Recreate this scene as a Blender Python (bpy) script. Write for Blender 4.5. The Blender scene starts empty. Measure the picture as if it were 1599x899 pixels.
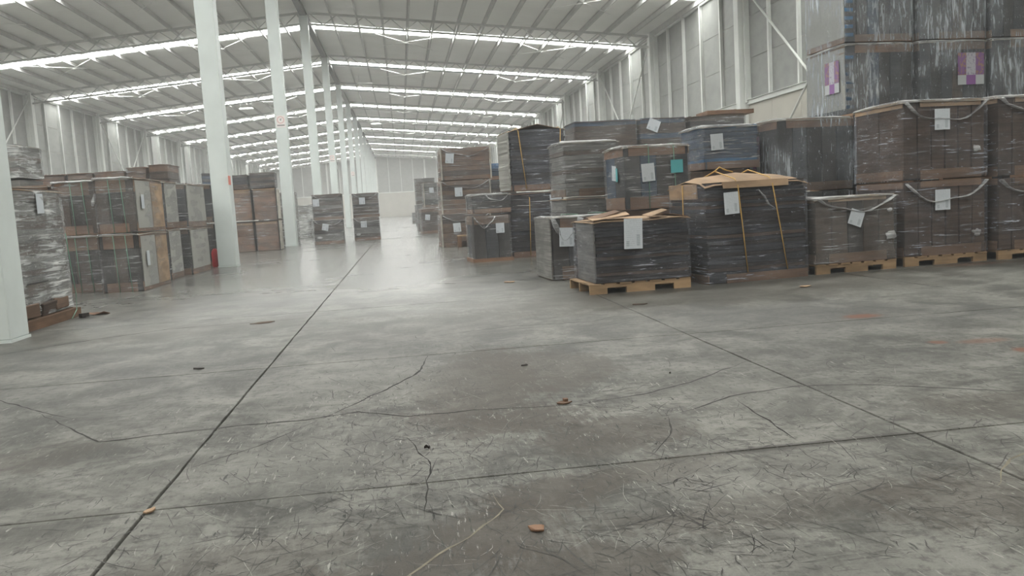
import bpy, bmesh, math, random
from mathutils import Matrix, Vector, noise
random.seed(7)
SC = bpy.context.scene
COL = SC.collection

# ---------------------------------------------------------------- camera, world, exposure
cam_d = bpy.data.cameras.new('camera'); cam = bpy.data.objects.new('camera', cam_d); COL.objects.link(cam)
cam_d.sensor_width = 36.0; cam_d.lens = 1287.644/1599*36; cam_d.clip_end = 400; cam_d.clip_start = 0.05
_r = Vector((0.98945714, -0.13237004, -0.05876009)); _u = Vector((0.07141072, 0.09294228, 0.99310737)); _f = Vector((0.12599636, 0.98683327, -0.10141504))
cam.matrix_world = Matrix(((_r.x, _u.x, -_f.x, 0), (_r.y, _u.y, -_f.y, 0), (_r.z, _u.z, -_f.z, 1.14), (0, 0, 0, 1)))
SC.camera = cam
W = bpy.data.worlds.new('world'); SC.world = W; W.use_nodes = True
W.node_tree.nodes['Background'].inputs[0].default_value = (0.75, 0.82, 0.9, 1)
W.node_tree.nodes['Background'].inputs[1].default_value = 0.6
SKY_PANE = 22.5          # radiance of the daylit translucent roof sheets
_v = W.node_tree.nodes.new('ShaderNodeVolumeScatter'); _v.inputs['Density'].default_value = 0.0032; _v.inputs['Color'].default_value = (0.98, 0.98, 0.96, 1)   # dust haze in the hall air
W.node_tree.links.new(_v.outputs[0], W.node_tree.nodes['World Output'].inputs['Volume'])
SC.cycles.volume_bounces = 0
SC.view_settings.view_transform = 'Standard'; SC.view_settings.look = 'None'
SC.view_settings.exposure = 0.0; SC.view_settings.gamma = 1.0
SC.cycles.max_bounces = 7; SC.cycles.diffuse_bounces = 4; SC.cycles.glossy_bounces = 3
SC.cycles.transparent_max_bounces = 14; SC.cycles.transmission_bounces = 2
SC.cycles.caustics_reflective = False; SC.cycles.caustics_refractive = False
SC.cycles.sample_clamp_indirect = 6.0

# ---------------------------------------------------------------- dimensions
XC, HALF = -4.36, 18.98
XL, XR = XC-HALF, XC+HALF
HR, HE = 11.96, 10.10            # roof height at the ridge and at the side walls
BAY, Y0 = 12.0, 45.38            # column spacing and the column line seen at the top edge
KS = range(-4, 11)               # bay lines from behind the camera to the far wall
YB, YF = Y0+BAY*KS[0], Y0+BAY*KS[-1]
RAIL = 4.72
def roof_z(x): return HR-(HR-HE)*abs(x-XC)/HALF

# ---------------------------------------------------------------- materials
class NT:
    def __init__(s, name):
        s.m = bpy.data.materials.new(name); s.m.use_nodes = True; s.t = s.m.node_tree
        s.b = s.t.nodes['Principled BSDF']; s.out = s.t.nodes['Material Output']
    def n(s, typ, **kw):
        nd = s.t.nodes.new(typ)
        for k, v in kw.items():
            if k.startswith('i_'):
                key = k[2:]; key = int(key) if key.isdigit() else key.replace('_', ' ')
                if isinstance(v, bpy.types.NodeSocket): s.t.links.new(v, nd.inputs[key])
                else: nd.inputs[key].default_value = v
            else: setattr(nd, k, v)
        return nd
    def math(s, op, a, b=0.0, c=None, clamp=False):
        nd = s.t.nodes.new('ShaderNodeMath'); nd.operation = op; nd.use_clamp = clamp
        for i, v in enumerate((a, b) if c is None else (a, b, c)):
            if isinstance(v, bpy.types.NodeSocket): s.t.links.new(v, nd.inputs[i])
            else: nd.inputs[i].default_value = v
        return nd.outputs[0]
    def mix(s, f, a, b, typ='MIX'):
        nd = s.t.nodes.new('ShaderNodeMix'); nd.data_type = 'RGBA'; nd.blend_type = typ
        for i, v in ((0, f), (6, a), (7, b)):
            if isinstance(v, bpy.types.NodeSocket): s.t.links.new(v, nd.inputs[i])
            elif i == 0: nd.inputs[0].default_value = v
            else: nd.inputs[i].default_value = (*v[:3], 1)
        return nd.outputs[2]
    def noise(s, vec, scale, detail=3, rough=0.5, dist=0.0):
        nd = s.n('ShaderNodeTexNoise'); s.t.links.new(vec, nd.inputs['Vector'])
        nd.inputs['Scale'].default_value = scale; nd.inputs['Detail'].default_value = detail
        nd.inputs['Roughness'].default_value = rough; nd.inputs['Distortion'].default_value = dist
        return nd.outputs[0]
    def ramp(s, v, a, b):
        nd = s.n('ShaderNodeMapRange', interpolation_type='SMOOTHSTEP'); s.t.links.new(v, nd.inputs[0])
        nd.inputs[1].default_value = a; nd.inputs[2].default_value = b
        return nd.outputs[0]
    def mapping(s, vec, scale=(1, 1, 1), rot=(0, 0, 0), loc=(0, 0, 0)):
        nd = s.n('ShaderNodeMapping'); s.t.links.new(vec, nd.inputs[0])
        nd.inputs['Scale'].default_value = scale; nd.inputs['Rotation'].default_value = rot; nd.inputs['Location'].default_value = loc
        return nd.outputs[0]
    def set(s, key, v):
        if isinstance(v, bpy.types.NodeSocket): s.t.links.new(v, s.b.inputs[key])
        else: s.b.inputs[key].default_value = (*v, 1) if isinstance(v, tuple) and len(v) == 3 else v
    def bump(s, h, strength=0.3, dist=0.01):
        nd = s.n('ShaderNodeBump'); s.t.links.new(h, nd.inputs['Height'])
        nd.inputs['Strength'].default_value = strength; nd.inputs['Distance'].default_value = dist
        s.t.links.new(nd.outputs[0], s.b.inputs['Normal'])
    def obj(s): return s.n('ShaderNodeTexCoord').outputs['Object']
    def pos(s): return s.n('ShaderNodeNewGeometry').outputs['Position']

def paint(name, col, rough=0.5, var=0.12, scale=3.0, metal=0.0, spec=0.4):
    a = NT(name); v = a.noise(a.pos(), scale, 4, 0.6)
    dark = tuple(c*(1-var*2) for c in col)
    a.set('Base Color', a.mix(a.ramp(v, 0.3, 0.7), dark, col)); a.set('Roughness', rough); a.set('Metallic', metal)
    a.set('Specular IOR Level', spec)
    return a.m

def card(name, col, streak=0.35, fine=90.0, rough=0.85):
    """cardboard: mottled colour, with the fine lines of stacked sheet edges running level"""
    a = NT(name); o = a.obj(); rnd = a.n('ShaderNodeObjectInfo').outputs['Random']
    big = a.noise(a.mapping(a.pos(), (1, 1, 2.5)), 2.2, 3)
    ln = a.noise(a.mapping(a.pos(), (1.2, 1.2, fine)), 1.0, 2)
    c1 = a.mix(a.ramp(big, 0.3, 0.72), tuple(c*0.68 for c in col), tuple(min(1, c*1.18) for c in col))
    c2 = a.mix(a.math('MULTIPLY', a.ramp(ln, 0.42, 0.62), streak), c1, tuple(c*0.42 for c in col))
    hsv = a.n('ShaderNodeHueSaturation', i_Color=c2, i_Value=a.math('MULTIPLY_ADD', rnd, 0.3, 0.85))
    a.set('Base Color', hsv.outputs[0]); a.set('Roughness', rough); a.set('Specular IOR Level', 0.25)
    a.bump(ln, 0.35, 0.004)
    return a.m

def wrap_mat(name, base=0.10, gain=0.55, tint=(0.80, 0.82, 0.85), vertical=False, lo=0.55, hi=0.66, spark=0.5):
    """stretch film: mostly clear, glossy; whitish wrinkles and glints painted into its opacity"""
    a = NT(name); p = a.pos()
    st = (11, 11, 1.2) if vertical else (1.1, 1.1, 17)
    rot = (0.10, 0.06, 0)
    s1 = a.noise(a.mapping(p, st, rot), 1.7, 6, 0.66, 0.6)
    s2 = a.noise(a.mapping(p, (2.4, 2.4, 6) if not vertical else (6, 6, 2), (0.6, -0.45, 0)), 2.6, 5, 0.65, 1.3)
    s3 = a.noise(a.mapping(p, (5, 5, 26) if not vertical else (20, 20, 7), rot), 1.9, 3, 0.6, 0.4)
    patch = a.noise(p, 1.5, 3)
    pm = a.ramp(patch, 0.34, 0.62)
    m = a.math('MULTIPLY', a.ramp(s1, lo, hi), pm)
    m = a.math('MAXIMUM', m, a.math('MULTIPLY', a.ramp(s2, 0.6, 0.7), spark))  # glints painted as streaks where the film turns denser
    m = a.math('MAXIMUM', m, a.math('MULTIPLY', a.ramp(s3, 0.66, 0.72), min(1.0, spark*1.6)))
    f = a.math('MULTIPLY_ADD', m, gain, a.math('MULTIPLY', a.math('ADD', pm, 0.5), base), clamp=True)
    a.set('Base Color', tint); a.set('Roughness', 0.16); a.set('Specular IOR Level', 0.7)
    h = a.math('ADD', a.noise(a.mapping(p, st, rot), 3.0, 5, 0.65, 0.6), s2)
    a.bump(h, 0.9, 0.035)
    lw = a.n('ShaderNodeLayerWeight'); lw.inputs[0].default_value = 0.35
    f2 = a.math('ADD', f, a.math('MULTIPLY', lw.outputs['Fresnel'], 0.22), clamp=True)
    tr = a.n('ShaderNodeBsdfTransparent'); tr.inputs[0].default_value = (0.97, 0.975, 0.98, 1)
    mx = a.n('ShaderNodeMixShader'); a.t.links.new(f2, mx.inputs[0]); a.t.links.new(tr.outputs[0], mx.inputs[1]); a.t.links.new(a.b.outputs[0], mx.inputs[2])
    a.t.links.new(mx.outputs[0], a.out.inputs[0])
    return a.m

def paper_mat(name, col, ink=(0.25, 0.27, 0.3)):
    """printed sheet: rows of small illegible print and a bar code block, drawn from local x / z"""
    a = NT(name); o = a.n('ShaderNodeTexCoord').outputs['Generated']; sp = a.n('ShaderNodeSeparateXYZ'); a.t.links.new(o, sp.inputs[0])
    x, z = sp.outputs[0], sp.outputs[2]
    rows = a.math('GREATER_THAN', a.math('FRACT', a.math('MULTIPLY', z, 15.0)), 0.62)
    words = a.math('GREATER_THAN', a.noise(a.mapping(o, (26, 1, 15)), 1.0, 1), 0.47)
    inx = a.math('MULTIPLY', a.math('GREATER_THAN', x, 0.1), a.math('LESS_THAN', x, 0.9))
    txt = a.math('MULTIPLY', a.math('MULTIPLY', rows, words), a.math('MULTIPLY', inx, 0.55))
    bars = a.math('GREATER_THAN', a.math('FRACT', a.math('MULTIPLY', z, 34.0)), 0.4)
    blk = a.math('MULTIPLY', a.math('MULTIPLY', a.math('GREATER_THAN', x, 0.68), a.math('LESS_THAN', x, 0.86)), a.math('MULTIPLY', a.math('GREATER_THAN', z, 0.1), a.math('LESS_THAN', z, 0.48)))
    blk2 = a.math('MULTIPLY', a.math('MULTIPLY', a.math('GREATER_THAN', x, 0.12), a.math('LESS_THAN', x, 0.28)), a.math('MULTIPLY', a.math('GREATER_THAN', z, 0.08), a.math('LESS_THAN', z, 0.26)))
    b = a.math('MULTIPLY', bars, a.math('MAXIMUM', blk, blk2))
    a.set('Base Color', a.mix(a.math('MAXIMUM', txt, b), col, ink)); a.set('Roughness', 0.6)
    return a.m

def poster_mat(name):
    """purple and white printed sheet seen through the film"""
    a = NT(name); o = a.n('ShaderNodeTexCoord').outputs['Generated']; sp = a.n('ShaderNodeSeparateXYZ'); a.t.links.new(o, sp.inputs[0])
    x, z = sp.outputs[0], sp.outputs[2]
    up = a.math('GREATER_THAN', z, 0.3)
    mid = a.math('MULTIPLY', a.math('GREATER_THAN', x, 0.32), a.math('LESS_THAN', x, 0.68))
    c = a.mix(a.ramp(a.noise(a.mapping(o, (9, 1, 9)), 1.0, 2), 0.5, 0.56), (0.17, 0.08, 0.21), (0.25, 0.15, 0.12))
    fig = a.mix(a.ramp(a.noise(a.mapping(o, (14, 1, 16)), 1.0, 2), 0.56, 0.6), (0.38, 0.37, 0.42), (0.22, 0.2, 0.27))
    c = a.mix(a.math('MULTIPLY', up, mid), c, fig)
    side = a.math('SUBTRACT', 1.0, mid); low = a.math('SUBTRACT', 1.0, up)
    c = a.mix(a.math('MULTIPLY', side, low), c, (0.40, 0.42, 0.43))
    c = a.mix(a.math('MULTIPLY', mid, low), c, (0.20, 0.075, 0.25))
    a.set('Base Color', c); a.set('Roughness', 0.5)
    return a.m

M = {}
M['white'] = paint('white_painted_steel', (0.59, 0.635, 0.62), 0.42, 0.05, 1.2)
M['white2'] = paint('white_painted_wall_steel', (0.66, 0.68, 0.65), 0.5, 0.06, 1.0)
M['purlin'] = paint('galvanised_purlin', (0.52, 0.52, 0.50), 0.5, 0.08)
M['truss'] = paint('grey_painted_truss', (0.50, 0.51, 0.49), 0.5, 0.06)
M['ridge'] = paint('dark_ridge_beam', (0.15, 0.155, 0.15), 0.6, 0.1)
M['rod'] = paint('pale_brace_rod', (0.88, 0.88, 0.85), 0.35)
M['steel_dark'] = paint('dark_steel', (0.05, 0.05, 0.05), 0.5)
M['red'] = paint('red_enamel', (0.42, 0.012, 0.02), 0.3, 0.05)
M['red_sign'] = paint('faded_red_sign', (0.62, 0.16, 0.12), 0.5, 0.05)
M['sign'] = paint('pale_sign_plate', (0.72, 0.68, 0.66), 0.5, 0.03)
M['sign_ink'] = paint('grey_sign_print', (0.22, 0.2, 0.2), 0.5, 0.03)
M['sign_pink'] = paint('pink_sign_ring', (0.62, 0.4, 0.38), 0.5, 0.03)
M['lamp'] = paint('lamp_housing', (0.8, 0.8, 0.78), 0.4)
M['wood'] = card('pallet_wood', (0.3, 0.2, 0.115), 0.25, 30)
M['wood_dark'] = card('brown_pallet_wood', (0.15, 0.085, 0.05), 0.3, 30)
M['tan'] = card('tan_cardboard', (0.3, 0.205, 0.13), 0.12, 12)
M['brown'] = card('brown_cardboard', (0.155, 0.095, 0.062), 0.3, 40)
M['rust'] = card('reddish_cardboard', (0.19, 0.11, 0.07), 0.2, 30)
M['mid'] = card('dull_brown_cardboard', (0.078, 0.052, 0.038), 0.45, 45)
M['dark'] = card('dark_cardboard_edges', (0.028, 0.022, 0.02), 0.6, 55)
M['slate'] = card('slate_sheet_edges', (0.036, 0.037, 0.043), 0.6, 50)
M['blue'] = card('blue_sheet_edges', (0.04, 0.075, 0.13), 0.55, 50)
M['blue2'] = card('bright_blue_sheets', (0.03, 0.14, 0.3), 0.5, 60)
M['silver'] = card('grey_sheet_edges', (0.17, 0.165, 0.155), 0.55, 45)
M['pale'] = card('pale_board', (0.4, 0.375, 0.325), 0.2, 12)
M['yellow'] = paint('yellow_cord', (0.45, 0.27, 0.07), 0.6, 0.1, 20)
M['green'] = paint('green_strap', (0.13, 0.27, 0.19), 0.5, 0.1, 20)
M['blackstrap'] = paint('black_strap', (0.02, 0.02, 0.022), 0.5, 0.1)
M['paper'] = paper_mat('printed_paper', (0.46, 0.49, 0.52))
M['teal'] = paint('teal_paper', (0.07, 0.32, 0.34), 0.6, 0.04)
M['poster'] = poster_mat('purple_poster')
M['side'] = paint('pale_side_board', (0.30, 0.295, 0.27), 0.7, 0.08, 1.5)
M['print'] = paint('faint_brown_print', (0.16, 0.10, 0.07), 0.8, 0.1, 8)
M['wrap'] = wrap_mat('stretch_film', 0.11, 0.5, (0.62, 0.62, 0.63), spark=0.4)
M['wrap_dark'] = wrap_mat('thin_stretch_film', 0.05, 0.62, (0.60, 0.62, 0.70), lo=0.56, hi=0.66, spark=0.5)  # bluish sheen and glints put into tint and gain
M['wrap_blue'] = wrap_mat('bluish_stretch_film', 0.20, 0.65, (0.56, 0.60, 0.65), True, lo=0.5, hi=0.64, spark=0.6)
M['wrap_heavy'] = wrap_mat('heavy_stretch_film', 0.24, 0.65, (0.66, 0.67, 0.66), lo=0.48, hi=0.62, spark=0.6)
M['swag'] = wrap_mat('bunched_stretch_film', 0.30, 0.5, (0.70, 0.70, 0.71), lo=0.42, hi=0.6)

def wall_panel_mat():
    a = NT('grey_insulated_panel'); p = a.pos()
    v = a.noise(a.mapping(p, (1, 1, 1.5)), 1.3, 4, 0.6); g = a.noise(p, 70, 2, 0.6)
    c = a.mix(a.ramp(v, 0.3, 0.7), (0.215, 0.222, 0.21), (0.275, 0.282, 0.266))
    a.set('Base Color', a.mix(a.math('MULTIPLY', a.ramp(g, 0.45, 0.6), 0.35), c, (0.16, 0.165, 0.155)))
    a.set('Roughness', 0.6); a.bump(g, 0.2, 0.004); return a.m
M['wpanel'] = wall_panel_mat()
M['concrete_wall'] = paint('beige_precast_panel', (0.46, 0.44, 0.39), 0.75, 0.05, 0.8)
def roof_mat():
    a = NT('roof_sheet_underside'); p = a.pos(); v = a.noise(p, 0.6, 3)
    rib = a.math('ABSOLUTE', a.math('SINE', a.math('MULTIPLY', a.n('ShaderNodeSeparateXYZ', i_0=p).outputs[1], math.pi/0.5)))
    a.set('Base Color', a.mix(a.ramp(v, 0.3, 0.7), (0.80, 0.80, 0.765), (0.86, 0.86, 0.825))); a.set('Roughness', 0.45)
    a.bump(a.ramp(rib, 0.0, 0.25), 0.7, 0.03); return a.m
M['roof'] = roof_mat()
def pane_mat():
    a = NT('daylit_translucent_sheet'); a.set('Base Color', (0.8, 0.8, 0.8)); a.set('Emission Color', (0.975, 0.985, 0.945)); a.set('Emission Strength', SKY_PANE); return a.m
M['pane'] = pane_mat()

def floor_mat():
    a = NT('worn_concrete'); p = a.pos()
    warp = a.math('ADD', a.noise(p, 2.6, 7, 0.7), a.math('MULTIPLY', a.math('SUBTRACT', a.noise(a.mapping(p, (34, 5, 1), (0, 0, 0.25)), 1.0, 4, 0.7), 0.5), 0.55))
    big = a.noise(p, 0.45, 5, 0.6, 0.4); med = a.noise(p, 2.1, 7, 0.68, 0.5); fin = a.noise(p, 16, 6, 0.7); gr = a.noise(p, 120, 3, 0.7)
    c = a.mix(a.ramp(med, 0.34, 0.66), (0.060, 0.059, 0.053), (0.172, 0.169, 0.153))
    c = a.mix(a.math('MULTIPLY', a.ramp(big, 0.42, 0.66), 0.5), c, (0.055, 0.055, 0.052))
    c = a.mix(a.math('MULTIPLY', a.ramp(fin, 0.48, 0.64), 0.55), c, (0.04, 0.039, 0.036))
    # streaky scuffs left by pallets being dragged
    sc1 = a.noise(a.mapping(p, (42, 5, 1), (0, 0, 0.7)), 1.0, 5, 0.7, 0.8)
    sc2 = a.noise(a.mapping(p, (3, 30, 1), (0, 0, 0.35)), 1.0, 5, 0.7, 0.8)
    c = a.mix(a.math('MULTIPLY', a.ramp(sc1, 0.58, 0.68), 0.45), c, (0.16, 0.157, 0.145))
    c = a.mix(a.math('MULTIPLY', a.ramp(sc2, 0.57, 0.68), 0.55), c, (0.036, 0.035, 0.032))
    sx = a.n('ShaderNodeSeparateXYZ', i_0=p)
    X, Y = sx.outputs[0], sx.outputs[1]
    def blob(cx, cy, rx, ry, rot=0.0, soft=0.3, wob=2.6):
        ca, sa = math.cos(rot), math.sin(rot)
        dx = a.math('SUBTRACT', X, cx); dy = a.math('SUBTRACT', Y, cy)
        u = a.math('ADD', a.math('MULTIPLY', dx, ca/rx), a.math('MULTIPLY', dy, sa/rx))
        v = a.math('ADD', a.math('MULTIPLY', dx, -sa/ry), a.math('MULTIPLY', dy, ca/ry))
        d = a.math('SQRT', a.math('ADD', a.math('MULTIPLY', u, u), a.math('MULTIPLY', v, v)))
        d = a.math('ADD', d, a.math('MULTIPLY', a.math('SUBTRACT', warp, 0.5), wob))
        return a.math('SUBTRACT', 1.0, a.ramp(d, 1-soft, 1+soft))
    brown = (0.058, 0.05, 0.042)
    for (cx, cy, rx, ry, rot, k) in [(0.42, 5.2, 0.42, 1.2, -0.12, 0.75), (0.85, 5.6, 0.45, 0.75, 0.2, 0.62), (0.95, 3.8, 0.36, 0.3, 0.3, 0.68), (0.55, 4.25, 0.4, 0.25, 0, 0.7),
                                     (0.55, 3.15, 0.42, 0.16, 0.35, 0.7), (0.25, 2.8, 0.24, 0.3, 0, 0.7), (0.95, 3.25, 0.3, 0.12, 0.3, 0.6), (-0.1, 2.55, 0.4, 0.14, 0.1, 0.6), (0.5, 2.45, 0.3, 0.14, 0.0, 0.6), (-0.6, 2.75, 0.5, 0.2, 0.1, 0.35), (1.3, 2.75, 0.6, 0.16, 0.1, 0.45), (2.2, 2.6, 0.5, 0.3, 0, 0.5), (-2.2, 4.2, 0.7, 0.25, 0.6, 0.4),
                                     (2.9, 3.7, 0.5, 0.25, 0, 0.45), (3.2, 9.0, 2.6, 1.1, 0, 0.45), (-2.7, 9.1, 1.9, 0.6, 0, 0.35), (0.2, 8.0, 1.2, 0.9, 0, 0.25)]:
        c = a.mix(a.math('MULTIPLY', blob(cx, cy, rx, ry, rot), k), c, brown)
    for (cx, cy, rx, ry, rot, k) in [(1.5, 3.1, 0.6, 0.22, 0.5, 0.3), (-0.5, 3.9, 0.7, 0.4, 0, 0.35), (-0.2, 5.6, 0.5, 0.8, 0, 0.4), (1.75, 4.3, 0.6, 0.5, 0, 0.3), (1.05, 3.3, 0.25, 0.3, 0, 0.3), (-2.0, 2.9, 0.7, 0.5, 0, 0.25)]:
        c = a.mix(a.math('MULTIPLY', blob(cx, cy, rx, ry, rot, 0.6), k), c, (0.165, 0.162, 0.148))
    for (cx, cy, rx, ry, rot, k) in [(3.87, 6.6, 0.16, 0.1, 0, 0.85), (3.66, 5.28, 0.06, 0.06, 0, 0.7), (3.95, 5.2, 0.16, 0.07, 0, 0.45), (3.95, 4.82, 0.07, 0.08, 0, 0.8), (7.4, 9.9, 0.5, 0.16, 0, 0.4)]:
        c = a.mix(a.math('MULTIPLY', blob(cx, cy, rx, ry, rot, 0.5, 1.4), k), c, (0.13, 0.05, 0.027))
    c = a.mix(a.math('MULTIPLY', blob(1.8, 3.38, 0.55, 0.035, 0, 0.6, 1.0), 0.7), c, (0.032, 0.03, 0.027))
    sc3 = a.noise(a.mapping(p, (70, 9, 1), (0, 0, 0.22)), 1.0, 3, 0.6, 0.5)
    sc4 = a.noise(a.mapping(p, (60, 8, 1), (0, 0, -0.55)), 1.0, 3, 0.6, 0.5)
    nearf = a.math('SUBTRACT', 1.0, a.ramp(Y, 4.5, 8.5))
    c = a.mix(a.math('MULTIPLY', a.math('MULTIPLY', a.ramp(sc3, 0.62, 0.68), a.ramp(warp, 0.45, 0.6)), a.math('MULTIPLY', nearf, 0.85)), c, (0.23, 0.225, 0.205))
    c = a.mix(a.math('MULTIPLY', a.ramp(sc4, 0.64, 0.70), a.math('MULTIPLY', nearf, 0.85)), c, (0.03, 0.034, 0.03))
    c = a.mix(a.math('MULTIPLY', a.ramp(gr, 0.5, 0.75), 0.3), c, (0.04, 0.039, 0.036))
    far = a.ramp(Y, 3.0, 15.0)
    a.set('Base Color', c)
    # polish: burnished in the aisle beyond, dull where scuffed nearby
    r = a.math('MULTIPLY_ADD', big, 0.16, 0.52)
    r = a.math('ADD', r, a.math('MULTIPLY', med, 0.06))
    r = a.math('SUBTRACT', r, a.math('MULTIPLY', far, 0.38))
    a.set('Roughness', a.math('MAXIMUM', r, 0.14)); a.set('Specular IOR Level', a.math('MULTIPLY_ADD', far, 0.20, 0.10))
    a.bump(a.math('MULTIPLY', a.math('SUBTRACT', 1.0, a.math('MULTIPLY', a.ramp(Y, 3.0, 12.0), 0.98)), a.math('ADD', a.math('MULTIPLY', fin, 0.6), a.math('ADD', gr, a.math('MULTIPLY', sc1, 0.5)))), 0.16, 0.006)
    return a.m
M['floor'] = floor_mat()
M['joint'] = paint('dirty_joint', (0.02, 0.018, 0.016), 0.9, 0.2, 9)
M['crack'] = paint('dark_crack', (0.022, 0.02, 0.018), 0.9, 0.2, 9)
M['tar'] = paint('filled_crack', (0.032, 0.03, 0.027), 0.8, 0.2, 9)
M['chalk'] = paint('pale_filled_crack', (0.16, 0.14, 0.10), 0.8, 0.2, 9)
M['scratch'] = paint('dark_scratch', (0.036, 0.034, 0.03), 0.7, 0.2, 9)
M['scratch_light'] = paint('light_scratch', (0.22, 0.215, 0.195), 0.7, 0.1, 9)

# ---------------------------------------------------------------- mesh helpers
def link(name, me, mat, parent=None, loc=(0, 0, 0), rot=(0, 0, 0)):
    o = bpy.data.objects.new(name, me); COL.objects.link(o)
    if mat and not me.materials: me.materials.append(mat)
    o.location = loc; o.rotation_euler = rot
    if parent: o.parent = parent
    return o
def box_geo(bm, x0, x1, y0, y1, z0, z1, jit=0.0, bev=0.0):
    vs = [bm.verts.new((x+random.uniform(-jit, jit), y+random.uniform(-jit, jit), z+random.uniform(-jit, jit)*0.5)) for z in (z0, z1) for y in (y0, y1) for x in (x0, x1)]
    for f in ((0, 2, 3, 1), (4, 5, 7, 6), (0, 1, 5, 4), (2, 6, 7, 3), (0, 4, 6, 2), (1, 3, 7, 5)): bm.faces.new([vs[i] for i in f])
    return vs
def mesh_of(bm, name='m', smooth=False, bev=0.0):
    if bev: bmesh.ops.bevel(bm, geom=bm.edges[:], offset=bev, segments=1, affect='EDGES')
    bmesh.ops.recalc_face_normals(bm, faces=bm.faces[:])
    me = bpy.data.meshes.new(name); bm.to_mesh(me); bm.free()
    if smooth:
        for p in me.polygons: p.use_smooth = True
    return me
def box_mesh(w, d, h, jit=0.0, bev=0.0, name='m'):
    """centred in x and y, standing on z = 0"""
    bm = bmesh.new(); box_geo(bm, -w/2, w/2, -d/2, d/2, 0, h, jit); return mesh_of(bm, name, bev=bev)
def boxes(lst, name='m', jit=0.0, bev=0.0):
    bm = bmesh.new()
    for b in lst: box_geo(bm, *b, jit)
    return mesh_of(bm, name, bev=bev)
def tube_mesh(pts, r, n=6, name='m', flat=1.0):
    bm = bmesh.new(); rings = []; pts = [Vector(p) for p in pts]
    for i, p in enumerate(pts):
        t = (pts[min(i+1, len(pts)-1)]-pts[max(i-1, 0)]).normalized()
        ref = Vector((0, 0, 1)) if abs(t.z) < 0.9 else Vector((0, 1, 0))
        a = t.cross(ref).normalized(); b = t.cross(a)
        rr = r[i] if isinstance(r, (list, tuple)) else r
        rings.append([bm.verts.new(p+a*math.cos(k*2*math.pi/n)*rr+b*math.sin(k*2*math.pi/n)*rr*flat) for k in range(n)])
    for q, s in zip(rings, rings[1:]):
        for k in range(n): bm.faces.new((q[k], q[(k+1) % n], s[(k+1) % n], s[k]))
    bm.faces.new(rings[0][::-1]); bm.faces.new(rings[-1])
    return mesh_of(bm, name, True)
def empty(name, loc, rz=0.0):
    o = bpy.data.objects.new(name, None); COL.objects.link(o); o.location = loc; o.rotation_euler = (0, 0, rz); o.empty_display_size = 0.2; return o
def tag(o, label, cat, group=None):
    o['label'] = label; o['category'] = cat
    if group: o['group'] = group
    return o
def struct(o, label=None):
    o['kind'] = 'structure'
    if label: o['label'] = label
    return o
def ordinal(n): return ['first', 'second', 'third', 'fourth', 'fifth', 'sixth', 'seventh', 'eighth', 'ninth', 'tenth', 'eleventh', 'twelfth', 'thirteenth', 'fourteenth'][n-1]
_cache = {}
def cached(key, fn):
    if key not in _cache: _cache[key] = fn()
    return _cache[key]

# ---------------------------------------------------------------- floor: a screed with cast slabs, joints left open between them
floor = struct(link('floor', boxes([(XL-0.3, XR+0.3, YB-0.3, YF+0.3, -0.3, -0.03)], 'floor'), M['joint']), 'grey worn concrete floor cast in square slabs with dark joints')
xe = [-1.10+3.337*k for k in range(-7, 6)]; xe = [XL-0.2]+[x for x in xe if XL < x < XR]+[XR+0.2]
ye = [-12.2, -8.9, -6.6, -3.3, 0.06, 3.385, 6.43, 9.98]+[9.98+3.34*k for k in range(1, 8)]
G = 0.0058
def slab_mesh(w, d):
    n = 14
    def edge(pts):
        return pts
    bm = bmesh.new(); ring = []
    cs = [(-w/2, -d/2), (w/2, -d/2), (w/2, d/2), (-w/2, d/2)]
    for i in range(4):
        (ax, ay), (bx, by) = cs[i], cs[(i+1) % 4]
        for k in range(n):
            t = k/n; j = random.uniform(-0.0035, 0.0045) if k else 0.0
            nx, ny = (by-ay), -(bx-ax); l = math.hypot(nx, ny)
            ring.append((ax+(bx-ax)*t-nx/l*j, ay+(by-ay)*t-ny/l*j))
    top = [bm.verts.new((x*(1-0.004/w), y*(1-0.004/d), 0)) for x, y in ring]
    e = [bm.verts.new((x, y, -0.004)) for x, y in ring]; b = [bm.verts.new((x, y, -0.035)) for x, y in ring]
    bm.faces.new(top); m = len(ring)
    for i in range(m):
        j = (i+1) % m
        bm.faces.new((top[i], e[i], e[j], top[j])); bm.faces.new((e[i], b[i], b[j], e[j]))
    return mesh_of(bm, 'slab')
for i in range(len(xe)-1):
    for j in range(len(ye)-1):
        link('slab', slab_mesh(xe[i+1]-xe[i]-2*G, ye[j+1]-ye[j]-2*0.005), M['floor'], floor, ((xe[i]+xe[i+1])/2, (ye[j]+ye[j+1])/2, 0))
bm = bmesh.new(); y = ye[-1]
while y < YF:
    y2 = min(y+3.34, YF+0.3)
    for i in range(len(xe)-1): box_geo(bm, xe[i]+G, xe[i+1]-G, y+G, y2-G, -0.035, 0)
    y = y2
o = link('distant_slabs', mesh_of(bm), M['floor'], floor); o['kind'] = 'stuff'
bm = bmesh.new(); box_geo(bm, XL-0.3, XR+0.3, YB-0.3, ye[0]-G, -0.035, 0); o = link('rear_slab', mesh_of(bm), M['floor'], floor)

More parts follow.
